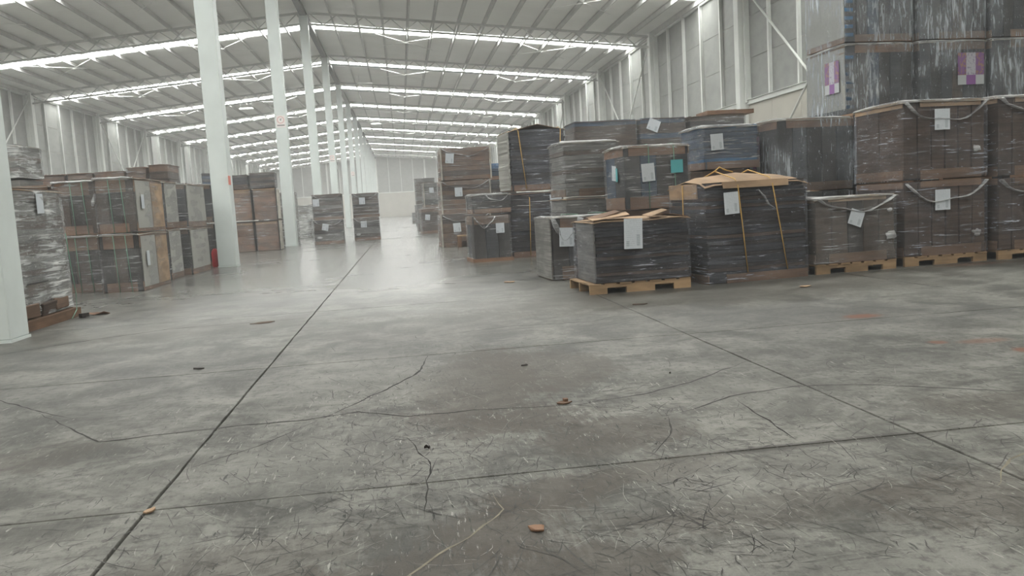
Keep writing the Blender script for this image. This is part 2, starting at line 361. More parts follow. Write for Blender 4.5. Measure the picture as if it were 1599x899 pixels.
def ribbon_geo(bm, pts, w, z, rag=0.4, step=0.05):
    P = []
    for (a, b) in zip(pts, pts[1:]):
        L = math.dist(a, b); n = max(1, int(L/step))
        for k in range(n): P.append((a[0]+(b[0]-a[0])*k/n, a[1]+(b[1]-a[1])*k/n))
    P.append(pts[-1]); off = random.uniform(0, 50); prev = None
    for i, p in enumerate(P):
        q = P[min(i+1, len(P)-1)]; s = P[max(i-1, 0)]
        dx, dy = q[0]-s[0], q[1]-s[1]; l = math.hypot(dx, dy) or 1
        nx, ny = -dy/l, dx/l
        m = noise.noise(Vector((off+i*0.35, 0, 0)))*0.018*(rag > 0)
        t = min(1, 3*min(i, len(P)-1-i)/max(1, len(P)-1)+0.15)
        hw = w/2*t*(1+rag*random.uniform(-1, 1))
        c = (p[0]+nx*m, p[1]+ny*m)
        cur = (bm.verts.new((c[0]-nx*hw, c[1]-ny*hw, z)), bm.verts.new((c[0]+nx*hw, c[1]+ny*hw, z)))
        if prev: bm.faces.new((prev[0], cur[0], cur[1], prev[1]))
        prev = cur
def crack(pts, w, mat, z=0.0012):
    bm = bmesh.new(); ribbon_geo(bm, pts, w, z, 0.5); link('crack', mesh_of(bm), mat, floor)
crack([(-3.4, 6.3), (-2.84, 6.01), (-2.32, 5.46), (-2.03, 5.19)], 0.012, M['crack'])
crack([(-2.36, 5.47), (-1.86, 4.80), (-1.7, 4.58), (-1.42, 4.62), (-1.1, 4.66), (-0.61, 4.67), (-0.33, 4.74), (-0.04, 4.53), (0.32, 4.54), (0.89, 4.45), (1.15, 4.24), (1.29, 4.04)], 0.013, M['crack'])
crack([(-0.52, 4.66), (-0.34, 4.99), (-0.11, 5.42), (0.05, 5.79), (0.12, 6.4)], 0.014, M['crack'])
crack([(0.88, 4.45), (1.29, 4.55), (1.66, 4.74), (2.22, 5.2)], 0.016, M['tar'])
crack([(1.28, 4.05), (1.46, 4.13), (1.74, 4.33), (2.16, 4.42), (2.49, 4.34), (2.79, 4.15), (3.13, 3.9), (3.6, 3.8)], 0.016, M['tar'])
crack([(1.29, 4.04), (1.23, 3.81), (1.14, 3.62), (1.0, 3.43)], 0.008, M['tar'])
crack([(-0.35, 2.2), (-0.06, 2.51), (0.08, 2.69), (0.25, 2.89), (0.3, 2.99), (0.27, 3.18)], 0.008, M['chalk'])
crack([(-4.3, 7.9), (-3.4, 8.8), (-2.6, 9.35), (-1.33, 9.4), (-1.1, 9.4)], 0.018, M['tar'])
crack([(1.74, 4.23), (1.72, 3.8), (1.70, 3.45)], 0.009, M['crack'])
crack([(0.1, 7.3), (0.9, 7.6), (1.7, 7.5), (2.2, 7.9)], 0.014, M['tar'])
crack([(0.0, 3.0), (0.05, 3.6), (-0.05, 4.1)], 0.007, M['crack'])
crack([(-1.1, 3.9), (-0.8, 4.2), (-0.55, 4.62)], 0.007, M['crack'])
crack([(2.1, 2.7), (2.35, 2.95), (2.6, 3.05), (3.0, 3.0)], 0.01, M['chalk'])

def scratches(n, mat, region, seed, wmin, wmax, z):
    random.seed(seed); bm = bmesh.new()
    for _ in range(n):
        x = random.gauss(region[0], region[2]); y = region[1]+abs(random.gauss(0, region[3])) if region[4] else random.gauss(region[1], region[3])
        if y < 1.2: continue
        a = random.choice([1.2, 1.75, 2.05, 0.55, 2.5, random.uniform(0, 3.1)])+random.gauss(0, 0.12); L = random.choice([0.03, 0.05, 0.07, 0.1, 0.2])*random.uniform(0.6, 1.5)
        curv = random.gauss(0, 0.6); pts = []; px, py = x, y
        for k in range(5): pts.append((px, py)); px += math.cos(a)*L/4; py += math.sin(a)*L/4; a += curv*L/4*2
        ribbon_geo(bm, pts, random.uniform(wmin, wmax), z, 0.35, 0.04)
    o = link('scratch_marks', mesh_of(bm), mat, floor); o['kind'] = 'stuff'
scratches(2000, M['scratch'], (0.2, 2.2, 1.0, 1.5, True), 3, 0.0015, 0.0055, 0.0009)
scratches(700, M['scratch'], (1.9, 2.3, 0.8, 1.4, True), 4, 0.0015, 0.0055, 0.0009)
scratches(600, M['scratch'], (0.2, 5.2, 0.5, 0.9, False), 5, 0.002, 0.006, 0.0009)
scratches(550, M['scratch_light'], (0.6, 2.5, 0.9, 1.8, True), 6, 0.0008, 0.002, 0.0007)
random.seed(11)

# ---------------------------------------------------------------- roof
def slope_quad(bm, s, y0, y1, t0, t1, dz=0.0, th=0.06):
    """a piece of roof on side s (-1 left, +1 right) between slope fractions t0 and t1"""
    xa, xb = XC+s*HALF*t0, XC+s*HALF*t1; za, zb = roof_z(xa)+dz, roof_z(xb)+dz
    vs = [bm.verts.new(v) for v in ((xa, y0, za), (xb, y0, zb), (xb, y1, zb), (xa, y1, za), (xa, y0, za+th), (xb, y0, zb+th), (xb, y1, zb+th), (xa, y1, za+th))]
    for f in ((0, 1, 2, 3), (4, 7, 6, 5), (0, 4, 5, 1), (1, 5, 6, 2), (2, 6, 7, 3), (3, 7, 4, 0)): bm.faces.new([vs[i] for i in f])
SKY_OFF, SKY_W = 4.25, 1.5
NP = 14                                   # purlin spaces on each slope
bm = bmesh.new()
for s in (-1, 1): slope_quad(bm, s, YB-0.3, YF+0.3, 0, 1.02, 0.30, 0.05)
ceiling = struct(link('ceiling', mesh_of(bm), M['purlin']), 'pitched grey metal warehouse roof with rows of daylight sheets')
for k in KS:
    ya = Y0+BAY*k+SKY_OFF+SKY_W/2; yb = ya+BAY-SKY_W
    if k == KS[0]: ya0 = YB-0.3
    for s in (-1, 1):
        if k == KS[0]:
            bm = bmesh.new(); slope_quad(bm, s, YB-0.3, Y0+BAY*k+SKY_OFF-SKY_W/2, 0, 1.01); link('roof_panel', mesh_of(bm), M['roof'], ceiling)
        if ya < YF:
            bm = bmesh.new(); slope_quad(bm, s, ya, min(yb, YF+0.3), 0, 1.01); link('roof_panel', mesh_of(bm), M['roof'], ceiling)
wn = 0
for k in list(KS)[:-1]:
    yc = Y0+BAY*k+SKY_OFF
    for s in (-1, 1):
        wn += 1
        bm = bmesh.new()
        for e in (-1, 1): slope_quad(bm, s, yc+e*(SKY_W/2+0.03)-0.03, yc+e*(SKY_W/2+0.03)+0.03, 0.005, 1.0, -0.012, 0.05)
        w = struct(link('window_%d' % wn, mesh_of(bm), M['white2']), '%s bright daylight strip of the %s roof slope, counted from the near end' % (ordinal(k-KS[0]+1), 'left' if s < 0 else 'right'))
        for i in range(NP):
            bm = bmesh.new(); slope_quad(bm, s, yc-SKY_W/2, yc+SKY_W/2, (i+0.02)/NP+0.002, (i+0.985)/NP, 0.02, 0.012); link('pane', mesh_of(bm), M['pane'], w)
for s in (-1, 1):
    for i in range(1, NP+1):
        t = i/NP-(0.012 if i == NP else 0); x = XC+s*HALF*t; z = roof_z(x)
        bm = bmesh.new()
        box_geo(bm, x-0.012, x+0.012, YB, YF, z-0.24, z-0.01); box_geo(bm, x-0.012, x+0.07, YB, YF, z-0.25, z-0.235); box_geo(bm, x-0.07, x+0.012, YB, YF, z-0.02, z-0.008)
        link('purlin', mesh_of(bm), M['purlin'], ceiling)
link('ridge_beam', boxes([(XC-0.11, XC+0.11, YB, YF, HR-0.42, HR-0.08), (XC-0.16, XC+0.16, YB, YF, HR-0.44, HR-0.42)]), M['ridge'], ceiling)

# roof trusses: one across the hall at every column line
def bar(bm, a, b, r):
    a, b = Vector(a), Vector(b); t = (b-a).normalized(); q = t.cross(Vector((0, 1, 0))).normalized()*r; s = Vector((0, r, 0))
    v = [bm.verts.new(p+i*q+j*s) for p in (a, b) for i, j in ((-1, -1), (1, -1), (1, 1), (-1, 1))]
    for f in ((0, 1, 2, 3), (4, 7, 6, 5), (0, 4, 5, 1), (1, 5, 6, 2), (2, 6, 7, 3), (3, 7, 4, 0)): bm.faces.new([v[i] for i in f])
NW = 26; TOP, BOT = 0.25, 0.82
chordm = {}; webm = {}
for s in (-1, 1):
    for nm, dz, r in (('top_chord', TOP, 0.055), ('bottom_chord', BOT, 0.05)):
        bm = bmesh.new(); xa, xb = XC+s*0.22, XC+s*(HALF-0.35)
        bar(bm, (xa, 0, roof_z(xa)-dz), (xb, 0, roof_z(xb)-dz), r); chordm[s, nm] = mesh_of(bm)
    for i in range(NW):
        xa, xb = XC+s*(0.3+(HALF-0.7)*i/NW), XC+s*(0.3+(HALF-0.7)*(i+1)/NW)
        za, zb = (roof_z(xa)-TOP, roof_z(xb)-BOT) if i % 2 == 0 else (roof_z(xa)-BOT, roof_z(xb)-TOP)
        bm = bmesh.new(); bar(bm, (xa, 0, za), (xb, 0, zb), 0.022); webm[s, i] = mesh_of(bm)
allweb = bmesh.new()
for s in (-1, 1):
    for i in range(NW): allweb.from_mesh(webm[s, i])
allweb = mesh_of(allweb)
for k in list(KS)[:-1]:
    if k < -1: continue
    y = Y0+BAY*k
    t = empty('roof_truss', (0, y, 0)); tag(t, 'grey lattice roof truss over the %s tall column from the camera' % ordinal(k+4) if k > -1 else 'grey lattice roof truss nearest the top edge, over the third tall column', 'truss', 'roof trusses across the hall')
    for s in (-1, 1):
        for nm in ('top_chord', 'bottom_chord'): link(nm, chordm[s, nm], M['truss'], t)
        if k <= 3:
            for i in range(NW): link('web_bar', webm[s, i], M['truss'], t)
    if k > 3:
        o = link('web_bars', allweb, M['truss'], t); o['kind'] = 'stuff'

# crossed tie rods under the roof sheets
def rod_cross(cx, cy, hw, hl, label, r=0.016):
    t = empty('tie_rod_cross', (cx, cy, roof_z(cx)-0.3)); tag(t, label, 'bracing', 'crossed tie rods under the roof')
    sl = -(HR-HE)/HALF*(1 if cx > XC else -1)
    for a in (-1, 1): link('tie_rod', tube_mesh([(-hw, -a*hl, -hw*sl), (0, 0, 0), (hw, a*hl, hw*sl)], r, 5), M['rod'], t)
    link('centre_plate', box_mesh(0.16, 0.16, 0.02), M['rod'], t, (0, 0, -0.06))
for k in (-1, 0, 1, 2, 3, 4, 5):
    for s in (-1, 1):
        for q, off in ((0, 5.3), (1, 13.6)):
            if k > 3 and q == 1: continue
            rod_cross(XC+s*off, Y0+BAY*k+5.7, 1.7, 1.9, 'pale crossed tie rods under the %s roof %s, past the %s column' % ('left' if s < 0 else 'right', 'near the ridge' if q == 0 else 'near the side wall', ordinal(k+4)))

# ---------------------------------------------------------------- columns down the middle
def column(x, y, label, k):
    t = empty('steel_column', (x, y, 0)); tag(t, label, 'column', 'steel columns down the middle of the hall')
    link('column_shaft', cached('shaft', lambda: boxes([(-0.22, 0.22, -0.22, 0.22, 0.03, HR-0.42)], bev=0.012)), M['white'], t)
    link('base_plate', cached('bp', lambda: box_mesh(0.46, 0.46, 0.03)), M['white'], t)
    link('cap_plate', cached('cp', lambda: box_mesh(0.6, 0.5, 0.02)), M['truss'], t, (0, 0, HR-0.43))
    return t
for k in list(KS)[:-1]:
    y = Y0+BAY*k
    if k < -3: continue
    n = k+4
    lab = {1: 'white square steel column cut by the left edge of the picture', 2: 'white square steel column with a red sign and a fire extinguisher at its foot',
           3: 'white square steel column with a round sign on its face'}.get(n, 'slender white square steel column, %s from the camera' % ordinal(n))
    column(XC, y, lab, k)
def round_sign(k, z, label):
    y = Y0+BAY*k-0.235
    t = empty('round_symbol_sign', (XC-0.0, y, z)); tag(t, label, 'sign', 'round signs on the columns')
    link('sign_plate', boxes([(-0.17, 0.17, -0.006, 0.006, -0.26, 0.2)]), M['sign'], t)
    def ring(r0, r1):
        bm = bmesh.new(); v = [[bm.verts.new((math.cos(a)*r, -0.009, math.sin(a)*r+0.03)) for r in (r0, r1)] for a in [i*math.pi/12 for i in range(24)]]
        for i in range(24): bm.faces.new((v[i][0], v[i][1], v[(i+1) % 24][1], v[(i+1) % 24][0]))
        return mesh_of(bm)
    link('symbol_ring', cached('ring', lambda: ring(0.105, 0.14)), M['sign_pink'], t)
    link('symbol', cached('sym', lambda: boxes([(-0.02, 0.02, -0.009, -0.005, 0.0, 0.08), (0.0, 0.05, -0.009, -0.005, 0.06, 0.08)])), M['sign_ink'], t)
    link('print_band', cached('pb', lambda: boxes([(-0.14, 0.14, -0.009, -0.005, -0.2, -0.15)])), M['sign_ink'], t)
round_sign(-1, 4.84, 'round symbol sign on the face of the third column from the left')
round_sign(1, 4.9, 'small round sign high on the fifth slender column')
round_sign(3, 4.9, 'tiny round sign on the seventh column in the far row')
t = empty('red_sign', (XC+0.22, 21.2, 2.12)); tag(t, 'small faded red sign on the side of the second column', 'sign')
link('sign_plate', boxes([(0.0, 0.012, -0.12, 0.12, -0.11, 0.11)]), M['red_sign'], t)
link('sign_bracket', boxes([(-0.004, 0.0, -0.03, 0.03, -0.13, 0.13)]), M['white'], t)

# fire extinguisher at the foot of the second column
t = empty('fire_extinguisher', (-4.70, 21.46, 0)); tag(t, 'red fire extinguisher standing at the foot of the second white column', 'extinguisher')
def lathe(prof, n=16):
    bm = bmesh.new(); R = [[bm.verts.new((math.cos(a)*r, math.sin(a)*r, z)) for a in [i*2*math.pi/n for i in range(n)]] for r, z in prof]
    for q, s in zip(R, R[1:]):
        for i in range(n): bm.faces.new((q[i], q[(i+1) % n], s[(i+1) % n], s[i]))
    bm.faces.new(R[0][::-1]); bm.faces.new(R[-1]); return mesh_of(bm, 'l', True)
link('cylinder', lathe([(0.075, 0), (0.085, 0.02), (0.085, 0.36), (0.075, 0.41), (0.045, 0.45), (0.025, 0.465)]), M['red'], t)
link('valve', lathe([(0.022, 0.46), (0.024, 0.5), (0.014, 0.52)], 10), M['steel_dark'], t)
link('handle', boxes([(-0.1, 0.02, -0.012, 0.012, 0.52, 0.532), (-0.11, 0.02, -0.012, 0.012, 0.55, 0.56), (-0.03, -0.01, -0.012, 0.012, 0.51, 0.56)]), M['steel_dark'], t)
link('hose', tube_mesh([(-0.02, 0, 0.5), (-0.08, 0, 0.47), (-0.105, 0, 0.38), (-0.1, 0, 0.22), (-0.1, 0, 0.14)], 0.012, 6), M['steel_dark'], t)

# ---------------------------------------------------------------- walls
def make_side_wall(name, s, label):
    xw = XR if s > 0 else XL
    def bx(a, b, y0, y1, z0, z1):     # a, b: distance into the room from the wall plane
        xs = sorted((xw-s*a, xw-s*b)); return (xs[0], xs[1], y0, y1, z0, z1)
    wall = struct(link(name, boxes([bx(-0.15, -0.02, YB-0.3, YF+0.3, 0, HE+0.15)]), M['concrete_wall']), label)
    rail = link('wall_rail', boxes([bx(-0.02, 0.14, YB, YF, RAIL-0.09, RAIL+0.09), bx(-0.02, 0.2, YB, YF, RAIL+0.09, RAIL+0.11)]), M['white2'], wall)
    link('eave_beam', boxes([bx(-0.02, 0.12, YB, YF, HE-0.3, HE-0.03)]), M['white2'], wall)
    zp = [RAIL+0.11+(HE-0.3-RAIL-0.11)*i/3 for i in range(4)]
    for k in list(KS)[:-1]:
        for j in range(5):
            ya = Y0+BAY*k+2.4*j
            if ya < 9: 
                if j == 0: link('wall_panel', boxes([bx(-0.02, 0.01, ya, ya+BAY, zp[0], zp[3])]), M['wpanel'], wall)
                continue
            for r in range(3):
                if ya > 90:
                    if r == 0: link('wall_panel', boxes([bx(-0.02, 0.012, ya+0.02, ya+2.38, zp[0], zp[3])]), M['wpanel'], wall)
                    continue
                d = random.uniform(0.0, 0.012)
                link('wall_panel', boxes([bx(-0.02, 0.01+d, ya+0.02, ya+2.38, zp[r]+0.012, zp[r+1]-0.012)]), M['wpanel'], wall)
        for j in range(5):
            ya = Y0+BAY*k+2.4*j
            if j and ya > 9:
                link('wall_post', boxes([bx(0.0, 0.16, ya-0.012, ya+0.012, RAIL+0.11, HE-0.2), bx(0.15, 0.165, ya-0.06, ya+0.06, RAIL+0.11, HE-0.2)]), M['white2'], wall)
            # low precast panels under the rail
            if ya > 9 and ya < 90: link('precast_panel', boxes([bx(-0.02, 0.06, ya+0.008, ya+2.392, 0, RAIL-0.09)]), M['concrete_wall'], wall)
            elif j == 0: link('precast_panel', boxes([bx(-0.02, 0.06, ya+0.008, ya+BAY-0.008, 0, RAIL-0.09)]), M['concrete_wall'], wall)
    for k in KS:
        y = Y0+BAY*k
        link('wall_column', boxes([bx(0.0, 0.42, y-0.22, y+0.22, 0, HE-0.06)], bev=0.008), M['white2'], wall)
        if y > 9: link('column_flange', boxes([bx(0.0, 0.24, y+0.3, y+0.42, RAIL, HE-0.3), bx(0.0, 0.24, y-0.42, y-0.3, RAIL, HE-0.3)]), M['white2'], wall)
    return wall, bx
wr, bxr = make_side_wall('wall_right', 1, 'tall right wall of grey panels between white posts above beige concrete')
wl, bxl = make_side_wall('wall_left', -1, 'tall left wall of grey panels between white posts above beige concrete')
def wall_x(s, k, label):
    x = (XR-0.3) if s > 0 else (XL+0.3); y0, y1 = Y0+BAY*k+0.25, Y0+BAY*(k+1)-0.25
    t = empty('wall_tie_rods', (x, (y0+y1)/2, 0)); tag(t, label, 'bracing')
    h = (y1-y0)/2; t['group'] = 'crossed tie rods on the side walls'
    for a in (-1, 1): link('tie_rod', tube_mesh([(0, -h, 0.3 if a > 0 else HE-0.5), (0, h, HE-0.5 if a > 0 else 0.3)], 0.045, 6), M['white2'], t)
    return t
wall_x(1, -2, 'white crossed tie rods on the right wall beside the tallest stacks')
wall_x(1, 0, 'white crossed tie rods on the right wall past the fourth wall column')
wall_x(1, 2, 'white crossed tie rods far along the right wall')
wall_x(-1, 0, 'white crossed tie rods on the left wall above the nearest stacks')
wall_x(-1, 2, 'white crossed tie rods far along the left wall')

def make_end_wall(name, y, s, label, detail=True):
    """s = -1: faces the camera"""
    bm = bmesh.new()
    v = [(XL-0.2, 0), (XR+0.2, 0), (XR+0.2, HE+0.3), (XC, HR+0.3), (XL-0.2, HE+0.3)]
    a = [bm.verts.new((x, y, z)) for x, z in v]; b = [bm.verts.new((x, y-s*0.15, z)) for x, z in v]
    bm.faces.new(a); bm.faces.new(b[::-1])
    for i in range(5): bm.faces.new((a[i], a[(i+1) % 5], b[(i+1) % 5], b[i]))
    w = struct(link(name, mesh_of(bm), M['concrete_wall']), label)
    ys = sorted((y, y+s*0.05))
    if not detail: return w
    link('wall_rail', boxes([(XL, XR, *sorted((y, y+s*0.2)), RAIL-0.08, RAIL+0.1)]), M['white2'], w)
    n = 16
    for i in range(n):
        x0 = XL+(XR-XL)*i/n; x1 = XL+(XR-XL)*(i+1)/n
        bm = bmesh.new(); z0, z1 = roof_z(x0)-0.02, roof_z(x1)-0.02
        vv = [(x0+0.03, RAIL+0.1), (x1-0.03, RAIL+0.1), (x1-0.03, z1), (x0+0.03, z0)]
        a = [bm.verts.new((x, ys[0], z)) for x, z in vv]; b = [bm.verts.new((x, ys[1], z)) for x, z in vv]
        bm.faces.new(a); bm.faces.new(b[::-1])
        for q in range(4): bm.faces.new((a[q], a[(q+1) % 4], b[(q+1) % 4], b[q]))
        link('wall_panel', mesh_of(bm), M['wpanel'], w)
        for r in range(3):
            link('precast_panel', boxes([(x0+0.015, x1-0.015, *sorted((y, y+s*(0.05+random.uniform(0, 0.01)))), r*(RAIL-0.08)/3+0.02, (r+1)*(RAIL-0.08)/3-0.03)]), M['concrete_wall'], w)
        if i:
            big = i % 4 == 0
            link('wall_column' if big else 'wall_post', boxes([(x0-(0.15 if big else 0.05), x0+(0.15 if big else 0.05), *sorted((y, y+s*(0.3 if big else 0.14))), RAIL+0.1 if not big else 0, roof_z(x0)-0.03)]), M['white2'], w)
    return w
make_end_wall('wall_back', YF, -1, 'far end wall of pale grey panels above beige precast concrete')
make_end_wall('wall_front', YB, 1, 'plain unseen end wall, set close behind the viewpoint to dim the near hall', False)  # unseen wall, placed close behind the camera to cut daylight on near fronts

# ---------------------------------------------------------------- lamps hung under the roof
def lamp(x, y, z, label):
    t = empty('hanging_lamp', (x, y, z)); tag(t, label, 'lamp', 'lamps hung under the roof')
    link('lamp_housing', cached('lh', lambda: boxes([(-0.6, 0.6, -0.16, 0.16, 0, 0.07), (-0.5, 0.5, -0.1, 0.1, 0.07, 0.12)], bev=0.01)), M['lamp'], t)
    link('lamp_reflector', cached('lr', lambda: boxes([(-0.58, 0.58, -0.14, -0.01, -0.03, 0), (-0.58, 0.58, 0.01, 0.14, -0.03, 0)])), M['white2'], t)
    for e in (-0.45, 0.45): link('hanger', tube_mesh([(e, 0, 0.12), (e, 0, roof_z(x)-z-0.03)], 0.008, 4), M['truss'], t)
lamp(-2.1, 66, 11.03, 'white hanging lamp near the ridge, nearest of the row')
lamp(-2.16, 98, 11.2, 'white hanging lamp near the ridge, far down the hall')
lamp(1.26, 108, 10.95, 'tiny white hanging lamp over the middle of the right slope')
lamp(8.4, 92, 10.4, 'white hanging lamp over the right aisle, towards the side wall')
lamp(-12.5, 74, 10.5, 'white hanging lamp under the left roof slope')

# ---------------------------------------------------------------- wrapped pallet loads
def slab_variant(w, d, h, kind):
    """one bundle of flat cardboard: slightly wavy slab"""
    n = 6; bm = bmesh.new(); ph = random.uniform(0, 6); amp = min(0.1*h, 0.006)
    rows = []
    for (y, z) in ((-d/2, 0), (-d/2, h), (d/2, h), (d/2, 0)):
        rows.append([bm.verts.new((-w/2+w*i/n, y+random.uniform(-0.006, 0.006), z+amp*math.sin(ph+i*1.1))) for i in range(n+1)])
    for q in range(4):
        a, b = rows[q], rows[(q+1) % 4]
        for i in range(n): bm.faces.new((a[i], b[i], b[i+1], a[i+1]))
    bm.faces.new([r[0] for r in rows]); bm.faces.new([r[-1] for r in rows][::-1])
    return mesh_of(bm)

def film_mesh(w, d, h, amp=0.012, res=0.07, top=0.12, taper=0.0, vert=False, seed=0):
    per = [(-w/2, -d/2), (w/2, -d/2), (w/2, d/2), (-w/2, d/2)]; ring = []
    for i in range(4):
        a, b = per[i], per[(i+1) % 4]; n = max(3, int(math.dist(a, b)/res))
        for k in range(n): ring.append((a[0]+(b[0]-a[0])*k/n, a[1]+(b[1]-a[1])*k/n, k == 0))
    nz = max(4, int(h/(res*0.6))); bm = bmesh.new(); rows = []
    for j in range(nz+3):
        t = min(1, j/nz); row = []
        ins = 0 if j <= nz else top*(j-nz)/2
        for (x, y, cor) in ring:
            r = math.hypot(x, y); nx, ny = x/r, y/r
            sc = Vector((x*7, y*7, t*h*2.5)) if vert else Vector((x*1.6, y*1.6, t*h*11))
            o = amp*(0.55+noise.noise(sc+Vector((seed*3.1, 0, 0))))+amp*0.6*noise.noise(Vector((x*5, y*5, t*h*5+seed)))
            if cor: o *= 0.4
            f = 1+taper*(0.5-t)
            X = x*f+nx*(o+0.006); Y = y*f+ny*(o+0.006)
            if ins:
                X *= 1-ins/max(w, 0.3)*2*0.6; Y *= 1-ins/max(d, 0.3)*2*0.6
            row.append(bm.verts.new((X, Y, 0.01+t*h+(0.012 if j > nz else 0)+(0.008*noise.noise(Vector((x*6, y*6, seed))) if j >= nz else 0))))
        rows.append(row)
    m = len(ring)
    for a, b in zip(rows, rows[1:]):
        for i in range(m): bm.faces.new((a[i], a[(i+1) % m], b[(i+1) % m], b[i]))
    return mesh_of(bm, 'film', True)

def cover_sheet(w, d, sag, th=0.008, seed=0, peak=0.0, over=0.02, tent=0.0):
    """loose cardboard sheet lying on top: edges droop, optional peak in the middle"""
    n, m = 10, 8; bm = bmesh.new(); T = []; B = []
    for j in range(m+1):
        for i in range(n+1):
            u, v = i/n*2-1, j/m*2-1
            z = -sag*max(0, abs(u)-0.8)/0.2*0.8-sag*max(0, abs(v)-0.8)/0.2*0.8+0.016*noise.noise(Vector((u*1.6, v*1.6, seed)))+peak*(1-abs(u))+tent*(1-abs(v))*(1-0.5*abs(u))
            x, y = u*(w/2+over), v*(d/2+over)
            T.append(bm.verts.new((x, y, z+th))); B.append(bm.verts.new((x, y, z)))
    q = n+1
    for j in range(m):
        for i in range(n):
            a = j*q+i; bm.faces.new((T[a], T[a+1], T[a+q+1], T[a+q])); bm.faces.new((B[a], B[a+q], B[a+q+1], B[a+1]))
    edge = [j*q for j in range(m+1)]+[m*q+i for i in range(1, q)]+[j*q+n for j in range(m-1, -1, -1)]+[i for i in range(n-1, 0, -1)]
    for a, b in zip(edge, edge[1:]+edge[:1]): bm.faces.new((T[a], T[b], B[b], B[a]))
    return mesh_of(bm, 'cover', False)

def wood_pallet(root, w, d, z0=0.0, mat='wood', full=True, ox=0.0):
    """two-way pallet: deck boards, three notched stringers, bottom boards"""
    H = 0.125; ms = M[mat]
    p = link('pallet', cached(('mid', round(d, 2)), lambda: boxes([(-0.02, 0.02, -d/2+0.05, d/2-0.05, 0.02, H-0.02)])), ms, root, (ox, 0, z0))
    # notched stringers face the front: boards run in depth
    front = cached(('nst', round(w, 2)), lambda: boxes([(-w/2, w/2, -0.02, 0.02, 0.07, H-0.016), (-w/2, -w/2+0.17*w, -0.02, 0.02, 0.0, 0.07), (-0.14*w, 0.14*w, -0.02, 0.02, 0.0, 0.07), (w/2-0.17*w, w/2, -0.02, 0.02, 0.0, 0.07)]))
    for y in (-d/2+0.02, 0, d/2-0.02): link('stringer', front, ms, p, (0, y, 0))
    nb = 7
    bw = w/nb*0.8
    for i in range(nb):
        x = -w/2+bw/2+(w-bw)*i/(nb-1)
        link('deck_board', cached(('db', round(bw, 2), round(d, 2)), lambda: box_mesh(bw, d, 0.016)), ms, p, (x, random.uniform(-0.01, 0.0), H-0.016), (0, 0, random.uniform(-0.01, 0.01)))
    return H

def paper_sheet(root, name, x, z, w, h, d, tilt=0.0, mat='paper', side='front', W_=0):
    me = cached(('pp', w, h), lambda: boxes([(-w/2, w/2, -0.0015, 0.0015, -h/2, h/2)]))
    if side == 'front': o = link(name, me, M[mat], root, (x, -d/2-0.034, z), (0, tilt, 0))
    else: o = link(name, me, M[mat], root, (-W_/2-0.034, x, z), (0, tilt, -math.pi/2))
    return o

def swag(root, w, d, h, x0=-0.9, x1=0.9, drop=0.28, seed=0):
    """film pulled off the top corners and bunched into a hanging rope"""
    pts = []; r = []
    for i in range(13):
        t = i/12; x = (x0+(x1-x0)*t)*w/2
        z = h-0.03-drop*math.sin(math.pi*min(1, max(0, t)))**0.8*(1+0.15*math.sin(seed+t*9))
        pts.append((x, -d/2-0.03-0.008*math.sin(i*1.7+seed), z)); r.append(0.022+0.04*abs(t-0.5)+0.009*math.sin(i*2.3+seed))
    return link('loose_film', tube_mesh(pts, r, 7, flat=0.28), M['swag'], root)

def knot(root, x, z, d, s=0.06, seed=0):
    random.seed(seed+100); bm = bmesh.new(); bmesh.ops.create_icosphere(bm, subdivisions=2, radius=s)
    for v in bm.verts:
        k = 1+0.7*noise.noise(v.co*30+Vector((seed, 0, 0))); v.co = Vector((v.co.x*1.3*k, v.co.y*0.35*k, v.co.z*0.8*k))
    return link('film_tail', mesh_of(bm, 'k', True), M['swag'], root, (x, -d/2-0.035, z))

def strap_v(root, x, w, d, h, z0, mat, rr=0.006, lean=0.0, back=True):
    e = 0.022
    pts = [(x+lean, -d/2-e, z0), (x+lean*0.5, -d/2-e-0.004, z0+h*0.5), (x, -d/2-e, z0+h-0.02), (x, -d/2+0.03, z0+h+0.015)]
    pts += [(x, d/2-0.03, z0+h+0.015), (x, d/2+e, z0+h-0.02), (x, d/2+e, z0)] if back else []
    return link('strap', tube_mesh(pts, rr, 5, flat=0.6), M[mat], root)

